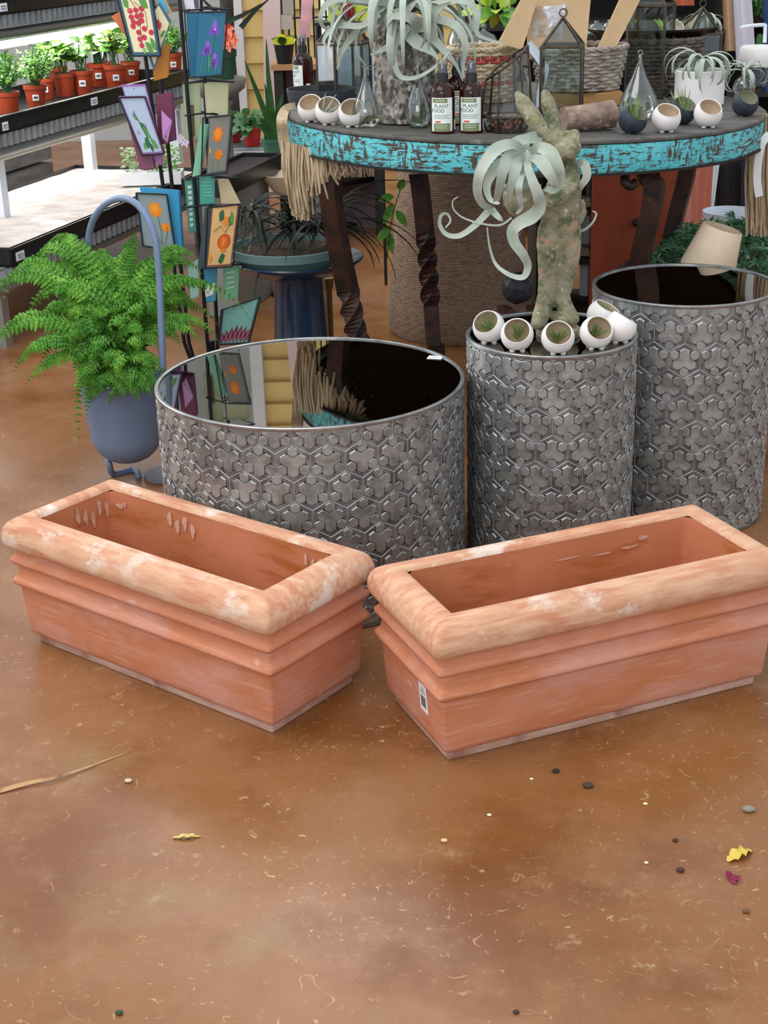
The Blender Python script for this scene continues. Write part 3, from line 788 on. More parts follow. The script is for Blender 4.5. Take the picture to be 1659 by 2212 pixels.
pocket([(450, 446), (518, 438), (501, 576), (444, 580)], RY-.065, RY-.065)
deck([(446, 448), (460, 447), (448, 578), (430, 580)], RY-.055, RY-.05, 3, (-1, 0), ['#4d5f66', '#3d5560', '#5b7a80'], 'slate edged card stacked left of the pumpkin card', group='slate cards left of the pumpkin card')
# radish card and lower booklets
q = [(485, 668), (541, 640), (562, 662), (536, 742)]
card([(480, 668), (562, 640), (536, 742), (472, 745)], RY-.07, RY-.08, '#2f4b50', '#6fa8a0', 'dark teal radish card low on the rack behind the mirror table', [('leaf', '#6d1f3c', .1+.12*i, .98, .05+.03*i-.08, -.45+.04*abs(i-3), .07) for i in range(7)]+[('leaf', '#c58aa0', .1+.12*i, .98, .05+.03*i-.08, -.35, .012) for i in range(7)], .05)
pocket([(480, 668), (562, 640), (536, 742), (472, 745)], RY-.075, RY-.075, .03)
card([(430, 575), (470, 572), (466, 650), (440, 655)], RY+.0, RY+.0, '#3a86a8', '#4a9aba', 'blue booklet beneath the pumpkin card', [('poly', '#e5e9e6', [(.1, .55), (.9, .5), (.9, .8), (.2, .85)])], .04, 'booklet', 'booklet')
card([(482, 574), (518, 570), (514, 640), (484, 650)], RY+.01, RY+.01, '#6fae8a', '#7fbf98', 'green booklet above the radish card', [('poly', '#cfe8d8', [(.2, .2+.15*i), (.7, .2+.15*i), (.7, .24+.15*i), (.2, .24+.15*i)]) for i in range(4)], .04, 'booklet', 'booklet')
card([(405, 575), (428, 560), (430, 640), (412, 650)], RY+.03, RY+.03, '#8fc8b8', '#a8d5c6', 'pale mint card behind the fern on the rack', None, .05)
for z_ in ((24, 392, 500), (180, 395, 505), (250, 400, 470), (388, 400, 520), (448, 405, 480), (575, 430, 525)):
    mb = MB(); a = P(z_[1], z_[0], Y=RY); b = P(z_[2], z_[0]-3, Y=RY)
    mb.tube([a, P((z_[1]+z_[2])/2, z_[0]-5, Y=RY-.02), b, P((z_[1]+z_[2])/2, z_[0]-9, Y=RY+.09), a], .0025, 6); obj('wire_ring', mb, M_wire, rack, smooth=.8)
# ------------------------------------------------------------------ plant bench with trays and grow lights
M_tray = mat('black_plastic_tray', '#17181a', .35, layers=[dict(scale=30, col='#26282b', lo=.5, hi=.7)])
M_corr = mat('grey_corrugated_sheet', '#8a8d8f', .6, layers=[dict(scale=12, col='#6e7173', lo=.4, hi=.7)])
M_galv = mat('galvanised_pipe', '#9da19f', .4, .6)
M_tube = mat('unlit_tube_housing', '#b9b5a4', .4)
M_post = mat('white_bench_post', '#dfe6ee', .5)
M_perl = mat('white_sand_bed', '#d3cac3', .9, layers=[dict(scale=8, col='#bcaaa0', lo=.42, hi=.65, detail=7), dict(scale=40, col='#a89387', lo=.6, hi=.75, amt=.6), dict(scale=5, col='#f2efec', lo=.5, hi=.7, loc=(4, 2, 1))], bump=dict(scale=60, str=.4, d=.004))
M_lit = mat('lit_grow_tube', '#ffffff', .5, emit=9)
bdir = Vector((.31, 1, 0)).normalized(); bn = Vector((-bdir.y, bdir.x, 0))   # bn points away to the left
bench = thing('plant_bench', 'tiered plant bench with black trays and grow lights at left', 'plant bench', (-1.3, 5.5, 0))
Bm = P(0, 291, z=.69)           # on the front line of the middle tier
Bb = P(30, 577, z=.30)
Bt = P(0, 33, z=1.08)
def bp(base, s, w, z): return Vector((base.x, base.y, 0))+bdir*s+bn*w+Vector((0, 0, z))
def obox(mb, base, s0, s1, w0, w1, z0, z1, mi=0):
    q = [bp(base, s0, w0, z0), bp(base, s1, w0, z0), bp(base, s1, w1, z0), bp(base, s0, w1, z0)]
    mb.slab(q, (0, 0, 1), z1-z0, mi)
def corrugated(base, s0, s1, z1, h, name='corrugated_sheet'):
    mb = MB(); n = int((s1-s0)/.011); vs_ = []; fs = []
    for i in range(n+1):
        s = s0+(s1-s0)*i/n; w = .012*math.cos(i*PI/2)-.0
        a = bp(base, s, w+.01, z1); b = bp(base, s, w+.01, z1-h); vs_ += [a, b]
    for i in range(n): fs.append((2*i, 2*i+1, 2*i+3, 2*i+2))
    k = len(vs_); vs_ += [v+bn*.004 for v in vs_]
    for i in range(n): fs.append((k+2*i+2, k+2*i+3, k+2*i+1, k+2*i))
    for i in range(n): fs.append((2*i+1, k+2*i+1, k+2*i+3, 2*i+3))
    mb.add(vs_, fs); obj(name, mb, M_corr, bench)
def tray(base, s0, s1, zb, hh, wd, label, fill=None):
    t = thing('plant_tray', label, 'tray', bp(base, (s0+s1)/2, wd/2, zb))
    mb = MB()
    obox(mb, base, s0, s1, 0, wd, zb, zb+.006)
    obox(mb, base, s0, s1, 0, .012, zb, zb+hh); obox(mb, base, s0, s1, wd-.012, wd, zb, zb+hh)
    obox(mb, base, s0, s0+.012, 0, wd, zb, zb+hh); obox(mb, base, s1-.012, s1, 0, wd, zb, zb+hh)
    obox(mb, base, s0-.004, s1+.004, -.006, .014, zb+hh-.008, zb+hh)
    obj('tray_shell', mb, M_tray, t)
    return t
def traylabel(t, base, s, z, w=.055, h=.030):
    mb = MB()
    q = [bp(base, s, -.003, z), bp(base, s+w, -.003, z), bp(base, s+w, -.003, z+h), bp(base, s, -.003, z+h)]
    mb.slab(q, bn, .002); o = obj('maker_label', mb, M_sticker, t, label='small white maker label')
    mb = MB(); pts = [bp(base, s+w*(.15+.7*i/8), -.0036, z+h*(.32+.08*math.sin(i*.9))) for i in range(9)]
    mb.tube(pts, .0018, 5)
    pts = [bp(base, s+w*(.15+.7*i/8), -.0036, z+h*(.62+.1*math.sin(i*2.2))) for i in range(9)]
    mb.tube(pts, .0011, 5, mi=1)
    obj('printed_mark', mb, [mat('blue_print', '#3f73a8', .5), M_ink], o)
# slabs of the bench itself
for base, z, s0, s1, wd in ((Bb, .30, -.08, 1.9, .72), (Bm, .69, -1.0, 1.9, .62), (Bt, 1.08, -1.0, 1.9, .6)):
    mb = MB(); obox(mb, base, s0, s1, .03, wd, z-.012, z-.002); obj('shelf_board', mb, M_corr, bench)
    corrugated(base, s0, s1, z-.001, .048)
    mb = MB(); mb.tube([bp(base, s0, .05, z-.075), bp(base, s1, .05, z-.075)], .02, 10); obj('frame_rail', mb, M_galv, bench, smooth=.8)
for base, s, w, z0, z1 in ((Bm, .16, .12, .30, .69), (Bm, .42, .28, .30, .69), (Bm, 1.25, .3, .30, .69), (Bm, 1.8, .12, .3, .69), (Bb, .02, .08, 0, .30), (Bb, .2, .5, 0, .30), (Bb, 1.8, .08, 0, .3), (Bm, .3, .5, .69, 1.08), (Bm, 1.8, .5, .69, 1.08)):
    mb = MB(); obox(mb, base, s, s+.045, w, w+.045, z0, z1-.012); obj('post', mb, M_post if z0 > 0 else M_galv, bench)
t1 = tray(Bm, -1.0, 1.72, .69, .062, .5, 'long black tray on the middle tier holding nursery pots')
traylabel(t1, Bm, .72, .706); traylabel(t1, Bm, .02, .70, .04, .03)
t2 = tray(Bt, -1.0, 1.6, 1.08, .062, .5, 'black tray on the top tier at the upper left corner')
traylabel(t2, Bt, .0, 1.092)
t3 = tray(Bb, 0, 1.72, .30, .066, .66, 'wide black tray of white sand on the lowest tier')
traylabel(t3, Bb, .02, .315)
mb = MB(); nx_, ny_ = 44, 18; vs_ = []; fs = []
for i in range(nx_+1):
    for j in range(ny_+1):
        s = .014+(1.72-.028)*i/nx_; w = .014+(.66-.028)*j/ny_
        h = .052+.006*noise.noise(Vector((s*6, w*6, 0)))
        vs_.append(bp(Bb, s, w, .30+h))
for i in range(nx_):
    for j in range(ny_): o_ = i*(ny_+1)+j; fs.append((o_, o_+ny_+1, o_+ny_+2, o_+1))
mb.add(vs_, fs); o = obj('sand_bed', mb, M_perl, None, smooth=3.1); center(o); tag(o, 'white sand filling the wide low tray under the lights', 'sand'); o['kind'] = 'stuff'
# grow lights
def growlight(base, s0, s1, w, z, lit, label):
    a, b = bp(base, s0, w, z), bp(base, s1, w, z)
    t = thing('grow_light', label, 'light', (a+b)/2)
    mb = MB(); mb.tube([a, b], .016, 12); obj('tube', mb, M_lit if lit else M_tube, t, smooth=.8)
    mb = MB()
    for s in (0, 1):
        c = a.lerp(b, s); mb.box(c, (.045, .05, .045))
    obj('end_cap', mb, M_post, t)
    mb = MB(); obox(mb, base, s0, s1, w-.05, w+.05, z+.02, z+.03); obj('reflector', mb, M_tube if not lit else M_post, t)
    mb = MB()
    for s in (.12, .5, .88):
        c = a.lerp(b, s); mb.tube([c+Vector((0, 0, .03)), Vector((c.x, c.y, z+.062))], .003, 5)
    obj('hanger', mb, M_galv, t)
    if lit:
        ld = bpy.data.lights.new('tube_glow', 'AREA'); ld.shape = 'RECTANGLE'; ld.size = (b-a).length*.95; ld.size_y = .06; ld.energy = lit; ld.color = (1, .98, .95)
        lo = bpy.data.objects.new('tube_glow', ld); COL.objects.link(lo)
        c = (a+b)/2-Vector((0, 0, .02)); lo.parent = t; lo.location = c-t.location
        lo.rotation_euler = (0, 0, math.atan2(bdir.y, bdir.x))
growlight(Bt, -.4, 1.7, .14, .955, 7, 'glowing tube light hung beneath the top tier above potted plants')
growlight(Bm, -.5, 1.75, .10, .585, 0, 'unlit beige tube light under the front of the middle tier')
growlight(Bm, -.3, 1.75, .30, .605, 3, 'lit tube light hidden under the middle tier over the sand')
# stuff under and behind the bench
M_cardb = mat('cardboard', '#b58a5c', .8, layers=[dict(scale=3, col='#a07648', lo=.4, hi=.7)])
mb = MB(); obox(mb, Bm, .0, .34, .75, 1.05, 0, .62); o = obj('cardboard_box', mb, M_cardb); center(o); tag(o, 'brown cardboard box behind the bench posts at left', 'box')
mb = MB(); obox(mb, Bm, 1.0, 1.5, .85, 1.2, 0, .36); o = obj('cardboard_box', mb, M_cardb); center(o); tag(o, 'low brown cardboard box far behind the bench', 'box')
mb = MB()
for i in range(5): obox(mb, Bm, .5, 1.6, .70, .80, .02+i*.11, .11+i*.11)
o = obj('grey_pallet', mb, mat('weathered_grey_plank', '#6f6b68', .85, layers=[dict(scale=6, stretch=(1, 1, 6), col='#524e4b', lo=.4, hi=.7)])); center(o); tag(o, 'stack of weathered grey planks behind the bench', 'planks')

M_leaf2 = mat('mid_green_leaf', '#5f9a3a', .5, layers=[dict(scale=25, col='#86b557', lo=.4, hi=.7)])
# nursery pots with plants
def leaf_blade(mb, base, d, n, ln, wd, mi=0, fold=.2, droop=.3, seg=4):
    d = d.normalized(); b = d.cross(n)
    if b.length < .05: b = d.orthogonal()
    b.normalize(); n = b.cross(d).normalized(); vs_ = []
    for i in range(seg+1):
        s = i/seg; w = wd*math.sin(PI*min(.97, .06+s*.94))**.8/2
        c = base+d*ln*s-n*0+Vector((0, 0, -droop*ln*s*s))
        vs_ += [c-b*w+n*w*fold, c, c+b*w+n*w*fold]
    fs = []
    for i in range(seg):
        o = 3*i; fs += [(o, o+1, o+4, o+3), (o+1, o+2, o+5, o+4)]
    mb.add(vs_, fs, mi)
def pot_geo(t, r, h, m, sticker_dir=None):
    x, y, z = t.location
    mb = MB(); mb.lathe([(.001, 0), (r*.74, 0), (r*.92, h*.82), (r, h*.83), (r*1.01, h), (r*.93, h), (r*.88, h*.85), (.001, h*.85)], (x, y, z), 20)
    po = obj('pot', mb, m, t, smooth=.6)
    mb = MB(); mb.lathe([(.001, h*.88), (r*.9, h*.86)], (x, y, z), 20); obj('soil', mb, M_soil, t)
    if sticker_dir is not None:
        a = sticker_dir; rr = r*.86
        mb = MB(); pts = []
        for g in (-.3, -.1, .1, .3): pts.append((a+g))
        for i in range(3):
            q = [Vector((x+(rr+.0015+.0006)*math.cos(pts[i+k_])*(1+.02*e), y+(rr+.002)*math.sin(pts[i+k_])*(1+.02*e), z+h*(.36+.26*e))) for k_, e in ((0, 0), (1, 0), (1, 1), (0, 1))]
            mb.slab(q, (math.cos(a), math.sin(a), 0), .0015)
        so = obj('price_label', mb, M_sticker, po, label='white price label')
        mb = MB()
        for k in range(3):
            c = Vector((x+(rr+.004)*math.cos(a+.12*(k-1)), y+(rr+.004)*math.sin(a+.12*(k-1)), z+h*.5)); mb.box(c, (.004, .004, .008))
        obj('printed_price', mb, M_ink, so)
def herb(t, r, h, hh, rng, kind):
    x, y, z = t.location; base = Vector((x, y, z+h*.85))
    st = MB(); lf = MB(); nm = 1
    if kind == 'fine':
        for i in range(40):
            a = rng.uniform(0, 2*PI); sp = rng.uniform(.2, 1.25)*r*1.5; top = base+Vector((sp*math.cos(a), sp*math.sin(a), hh*rng.uniform(.55, 1)*(1.1-.3*sp/r/1.3)))
            b0 = base+Vector((rng.uniform(-.4, .4)*r, rng.uniform(-.4, .4)*r, 0))
            st.tube([b0, b0.lerp(top, .5)+Vector((0, 0, .01)), top], .0012, 4)
            for k in range(16):
                s = rng.uniform(.45, 1.05); p0 = b0.lerp(top, s)
                d = Vector((rng.uniform(-1, 1), rng.uniform(-1, 1), rng.uniform(-.2, .8)))
                leaf_blade(lf, p0, d, Vector((rng.uniform(-.5, .5), -.6, 1)), rng.uniform(.012, .022), rng.uniform(.008, .014), rng.randrange(2), seg=2)
        ms = [M_leaf, M_leaf2]
    else:
        for i in range(13):
            a = rng.uniform(0, 2*PI); sp = rng.uniform(.1, 1.0)*r*1.35; top = base+Vector((sp*math.cos(a), sp*math.sin(a), hh*rng.uniform(.6, 1)))
            b0 = base+Vector((rng.uniform(-.4, .4)*r, rng.uniform(-.4, .4)*r, 0))
            st.tube([b0, b0.lerp(top, .5)+Vector((0, 0, .008)), top], .0022, 5)
            for k in range(5):
                s = rng.uniform(.55, 1.02); p0 = b0.lerp(top, s)
                aa = rng.uniform(0, 2*PI)
                d = Vector((math.cos(aa), math.sin(aa), rng.uniform(.0, .7)))
                leaf_blade(lf, p0, d, Vector((rng.uniform(-.4, .4), -.7, 1)), rng.uniform(.040, .062), rng.uniform(.032, .048), rng.choice([0, 0, 1, 2]), droop=.25, fold=.12)
        ms = [M_leaf, M_leafy, M_leafw]
    obj('stem', st, M_leafd, t); obj('foliage', lf, ms, t, smooth=3.1)
rg = random.Random(11)
def tpx(u, v, base, z):     # point on a tier surface under a pixel
    return P(u, v, z=z)
spots = [(22, 250, 'fine', 'terracotta plastic pot of curly parsley at the left edge of the bench', 1.0), (80, 233, 'fine', 'pot of leafy herbs second from the left on the bench', 1.0),
         (100, 214, 'fine', 'herb pot tucked close behind the second herb pot', .95), (142, 207, 'broad', 'bright orange pot with pale variegated leaves third from left', 1.05), (180, 203, 'broad', 'pot with white price label and broad green leaves mid bench', 1.1), (214, 186, 'broad', 'brown pot with tall broad leaves behind the labelled pot', 1.1),
         (252, 190, 'broad', 'orange pot with yellow green leaves left of the lilac cards', 1.1), (285, 176, 'broad', 'pot half hidden behind the tomato cards on the bench', 1.0), (128, 190, 'broad', 'nursery pot in the back row behind the orange pot', 1.0), (228, 178, 'broad', 'nursery pot in the back row with pale leaves', 1.0), (375, 160, 'fine', 'large orange pot with white label right of the tomato cards', 1.0)]
for u, v, k, lab, sc in spots:
    p = P(u, v, z=.697)
    t = thing('potted_plant', lab, 'potted plant', p, 'nursery pots on the plant bench')
    r = .047*sc; h = .092*sc
    if u == 375: r, h = .05, .10
    pot_geo(t, r, h, M_terra_pot, -PI/2+.2 if u not in (142, 22, 120, 228) else None)
    herb(t, r, h, .17 if k == 'fine' else .17, rg, k)
# white dish with small flowers in front of the far sand tray
p = P(330, 395, z=.36)
t = thing('flower_dish', 'white low tray of small white flowers behind the card rack', 'planter', p)
mb = MB(); mb.box(p+Vector((0, 0, .025)), (.26, .12, .05)); obj('tray_shell', mb, M_sticker, t)
lf = MB()
for i in range(240):
    b0 = p+Vector((rg.uniform(-.12, .12), rg.uniform(-.05, .05), .05+rg.uniform(0, .10)))
    leaf_blade(lf, b0, Vector((rg.uniform(-1, 1), rg.uniform(-1, 1), rg.uniform(0, .8))), Vector((0, -.6, 1)), .022, .016, 0 if b0.x > p.x-.02 and rg.random() < .8 else 1, seg=2)
obj('foliage', lf, [M_leaf, M_leafw], t)
mb = MB()
for i in range(3):
    c = P(388+6*i, 295+5*i, Y=p.y-.05)
    for k in range(5):
        a = 2*PI*k/5; leaf_blade(mb, c, Vector((math.cos(a), -.3, math.sin(a))), Vector((0, -1, .2)), .022, .014, seg=2)
obj('flower', mb, mat('lilac_petal', '#e6d4ee', .6), t)
# ------------------------------------------------------------------ turquoise table
TX, TY, TR, TZ, TK = .425, 4.30, .682, .880, .020
def tz(x): return TZ-TK*(x-TX)
def T(u, v, up=0):               # point of the table top seen under a pixel
    d = ray(u, v)
    t = (TZ+TK*TX-CAM_H)/(d.z+TK*d.x)
    p = EYE+d*t
    return p
M_teal = mat('chipped_turquoise_paint', '#58c4cf', .55, layers=[
    dict(scale=9, col='#6fd6e0', lo=.4, hi=.65),
    dict(scale=34, stretch=(1, 1, 4), col='#4a3c36', lo=.535, hi=.56, detail=10, rg=.75, loc=(2, 2, 0)),
    dict(scale=90, stretch=(1, 1, .3), col='#54443c', lo=.52, hi=.56, detail=5, mask=dict(scale=7, lo=.44, hi=.52, loc=(5, 1, 0))),
    dict(scale=60, stretch=(.25, .25, 2), col='#4f4038', lo=.54, hi=.57, detail=5, mask=dict(scale=6, lo=.45, hi=.53, loc=(1, 8, 0))),
    dict(scale=34, stretch=(1, 1, 1), col='#45372f', lo=.60, hi=.62, detail=10, rg=.75, loc=(9, 4, 3))],
    bump=dict(scale=9, stretch=(1, 1, 7), str=.3, detail=8))
M_ttop = mat('grey_weathered_table_top', '#5d5a55', .7, layers=[dict(scale=5, stretch=(1, 6, 1), col='#47433f', lo=.4, hi=.65, detail=7), dict(scale=20, col='#79756d', lo=.6, hi=.75)])
M_under = mat('raw_dark_wood', '#241c18', .8)
M_leg = mat('rusty_forged_iron', '#4a3128', .5, .5, layers=[dict(scale=14, col='#2b2523', lo=.42, hi=.6), dict(scale=30, col='#7a4526', lo=.56, hi=.75, amt=.8)], bump=dict(scale=50, str=.3, d=.002))
tbl = thing('round_table', 'round display table with chipped turquoise rim and twisted iron legs', 'table', (TX, TY, 0))
tilt = Matrix.Rotation(math.atan(TK), 3, 'Y')
mb = MB(); c = Vector((TX, TY, TZ))
mb.lathe([(.001, -.012), (TR-.006, -.012), (TR, -.008), (TR, -.003), (TR-.004, 0), (.001, 0)], c, 128, tilt)
obj('tabletop', mb, M_ttop, tbl, smooth=.6)
mb = MB(); mb.lathe([(TR-.05, -.012), (TR-.004, -.0122), (TR-.003, -.075), (TR-.006, -.081), (TR-.05, -.081)], c, 128, tilt, cap=False)
obj('painted_rim', mb, M_teal, tbl, smooth=.6, label='chipped turquoise painted rim')
mb = MB(); mb.lathe([(.001, -.07), (TR-.045, -.07), (TR-.045, -.06), (.001, -.06)], c, 96, tilt)
mb.lathe([(TR-.012, -.0805), (TR-.001, -.081), (TR-.001, -.087), (TR-.012, -.088)], c, 128, tilt, cap=False)
obj('underside', mb, M_under, tbl, smooth=.6)
def tleg(pts):
    mb = MB()
    pp = smoothpath(pts, 10); k = len(pp)
    vs_ = []; fs = []
    for i, p in enumerate(pp):
        t = (pp[min(i+1, k-1)]-pp[max(i-1, 0)]).normalized()
        s = i/(k-1)
        zt = p.z
        tw = 0 if zt > .43 else (min(1, (.43-zt)/.22)*PI*1.9)
        a = Vector((1, 0, 0)); a = (a-t*a.dot(t)).normalized(); b = t.cross(a)
        R_ = Matrix.Rotation(.4+tw, 3, t)
        hx = .0235
        for q in ((-1, -1), (1, -1), (1, 1), (-1, 1)): vs_.append(p+R_ @ (a*hx*q[0]+b*hx*q[1]))
    for i in range(k-1):
        for j in range(4):
            fs.append((i*4+j, i*4+(j+1) % 4, (i+1)*4+(j+1) % 4, (i+1)*4+j))
    fs += [(3, 2, 1, 0), tuple((k-1)*4+j for j in range(4))]
    mb.add(vs_, fs); obj('leg', mb, M_leg, tbl)
def legpts(px_, Y):
    out = []
    for u, v, dy in px_: out.append(P(u, v, Y=Y+dy))
    return out
L1 = legpts([(742, 344, .03), (722, 366, 0), (713, 400, 0), (718, 450, .01), (734, 545, .04), (752, 630, .07), (768, 715, .10)], 3.97)
e = L1[-1]; L1 += [Vector((e.x+.03, e.y+.05, .18)), Vector((e.x+.02, e.y+.02, .05)), Vector((e.x-.06, e.y-.06, .0))]
L2 = legpts([(1392, 372, .03), (1412, 395, 0), (1408, 450, .0), (1388, 530, .02), (1378, 580, .04)], 3.80)
e = L2[-1]; L2 += [Vector((e.x-.04, e.y+.06, .45)), Vector((e.x-.06, e.y+.10, .22)), Vector((e.x-.06, e.y+.12, .06)), Vector((e.x-.0, e.y+.05, 0))]
L3 = legpts([(1488, 350, .0), (1478, 400, 0), (1455, 490, 0), (1438, 580, -.02)], 4.6)
e = L3[-1]; L3 += [Vector((e.x-.05, e.y-.06, .22)), Vector((e.x-.02, e.y-.03, .05)), Vector((e.x+.04, e.y+.03, 0))]
L4 = legpts([(903, 372, 0), (910, 420, 0), (922, 540, -.03), (930, 650, -.06), (938, 750, -.09)], 4.75)
e = L4[-1]; L4 += [Vector((e.x+.01, e.y-.02, .07)), Vector((e.x-.03, e.y+.05, 0))]
for l in (L1, L2, L3, L4): tleg(l)
# hook under the rim
mb = MB(); mb.tube(smoothpath([P(1352, 372, Y=3.72), P(1350, 392, Y=3.70), P(1362, 402, Y=3.70), P(1374, 394, Y=3.71)], 5), .012, 8); obj('scroll_bracket', mb, M_leg, tbl, smooth=.8)

# ------------------------------------------------------------------ small round pots
M_inside = mat('beige_bisque_inside', '#d2bfa6', .9, layers=[dict(scale=60, col='#c2ae94', lo=.4, hi=.7)])
def ball_pot(loc, n, r, m, label, group, inside=None, open_=.95):
    t = thing('ball_pot', label, 'pot', loc, group)
    c = Vector(loc)+Vector((0, 0, r*.93))
    Fm = frame_from(n)
    a1 = PI-open_
    po = []
    k = 18
    for i in range(k+1):
        a = a1*i/k; po.append((max(r*math.sin(a), 1e-5), -r*math.cos(a)))
    ri = r*.90
    lip = (r+.0)*math.sin(a1); zl = -r*math.cos(a1)
    mb = MB()
    mb.lathe(po+[(lip*.985, zl+.0016), (lip*.93, zl+.0008)], c, 36, Fm, cap=False)
    for v in mb.v:                                    # flatten the base
        if v.z < loc[2]+.004: v.z = loc[2]+.004
    obj('shell', mb, m, t, smooth=1.0)
    mb = MB(); pi_ = []
    for i in range(13):
        a = .93*a1+(0-.93*a1)*i/12
        pi_.append((max(ri*math.sin(a)*.98, 1e-5), -ri*math.cos(a)))
    pi_ = [(lip*.93, zl+.0008)]+pi_
    mb.lathe(pi_, c, 32, Fm, cap=False); obj('inside', mb, inside or M_inside, t, smooth=1.0)
    mb = MB()
    for k in range(4):
        g = PI/4+k*PI/2; mb.lathe([(.006, 0), (.005, .007)], Vector(loc)+Vector((r*.42*math.cos(g), r*.42*math.sin(g), 0)), 8)
    obj('foot', mb, m, t)
    return t, c, Fm
M_airg = mat('olive_green_leaf', '#74894f', .6, layers=[dict(scale=60, col='#95a670', lo=.4, hi=.7)])
def tiny_air(c, n, r, label, rng, m=M_airg, cnt=20, ln=1.0, group=None):
    mb = MB(); n = Vector(n).normalized()
    b = Vector(c)-n*r*.62
    for i in range(cnt):
        d = (n*rng.uniform(.5, 1)+Vector((rng.uniform(-.45, .45), rng.uniform(-.45, .45), rng.uniform(-.2, .5)))).normalized()
        L_ = r*rng.uniform(.8, 1.45)*ln
        if ln <= 1.0:
            L_ = min(L_, r*1.2)
        pts = [b+d*L_*s+n*.15*L_*s*s for s in (0, .35, .7, 1)]
        mb.tube(pts, [.0030, .0026, .0018, .0005], 4)
    o = obj('air_plant', mb, m, None, smooth=.9); center(o)
    return tag(o, label, 'air plant', group)
rg = random.Random(5)
zt1 = .5306-.0034
G = 'white ball pots on the narrow drum table'
def potpx(u, v, r, z):          # pot whose sphere centre is under a pixel
    c = P(u, v, z=z+r*.93); return Vector((c.x, c.y, z))
for (u, v, n, lab, pl) in (
        (1056, 706, (-.36, -.62, .7), 'white ball pot at the left end of the row beside the rabbit', 'fine air plant in the leftmost white pot by the rabbit'),
        (1117, 723, (-.10, -.78, .62), 'white ball pot second from left, spiky plant inside, below the rabbit', 'spiky air plant in the second white pot below the rabbit'),
        (1205, 729, (-.02, -.74, .67), 'white ball pot right in front of the rabbit feet', 'short air plant in the white pot in front of the rabbit feet'),
        (1288, 718, (.2, -.74, .64), 'white ball pot right of the rabbit, facing the viewer with a spiky plant', 'spiky air plant in the white pot right of the rabbit'),
        (1340, 705, (.52, .12, .84), 'white ball pot at the right edge, opening turned to the right', 'air plant poking out of the white pot at the right edge'),
        (1302, 680, (.42, -.12, .85), 'white ball pot at the back right, behind two other pots', 'air plant in the back right white pot')):
    r = .0355
    z = zt1
    loc = potpx(u, v, r, z)
    t, c, Fm = ball_pot(loc, n, r, M_white, lab, G)
    tiny_air(c, n, r, pl, rg)
G = 'white ball pots on the turquoise table'
for (u, v, n, lab, pl) in (
        (673, 231, (-.12, -.62, .75), 'empty white ball pot at the left end of the table', None),
        (711, 237, (.05, -.62, .75), 'white ball pot with a curling leaf, middle of three at left', 'thin curling air plant in the middle left white pot'),
        (762, 242, (-.05, -.66, .75), 'empty white ball pot third from left beside the glass teardrop', None),
        (1440, 253, (.12, -.45, .86), 'empty white ball pot right of the large navy pot', None),
        (1530, 243, (.12, -.58, .78), 'white ball pot in front of the white cylinder planter', None)):
    r = .0365; p0 = T(u, v+33); loc = Vector((p0.x, p0.y, tz(p0.x)+.0005))
    loc.y += .012
    t, c, Fm = ball_pot(loc, n, r, M_white, lab, G)
    if pl: tiny_air(c, (.6, -.1, .5), r, pl, rg, M_xero, 7, 1.2)
G = 'navy ball pots on the turquoise table'
M_navin = mat('sage_bisque_inside', '#a9ab92', .8)
for (u, v, n, lab, pl) in (
        (1368, 258, (.35, -.5, .78), 'navy ball pot under the glass teardrop beside the bark log', 'bunch of fine grass leaves in the navy pot by the bark log'),
        (1474, 238, (.25, -.5, .8), 'navy ball pot between the two white pots at right', 'grassy air plant rising from the middle navy pot'),
        (1610, 220, (.2, -.6, .75), 'navy ball pot at the right end of the table', None)):
    r = .036; p0 = T(u, v+32); loc = Vector((p0.x, p0.y+.012, tz(p0.x)+.0005))
    t, c, Fm = ball_pot(loc, n, r, M_navy, lab, G, M_navin, .9)
    if pl: tiny_air(c, (-.2, .0, .9), r, pl, rg, M_airp, 16, 1.5)

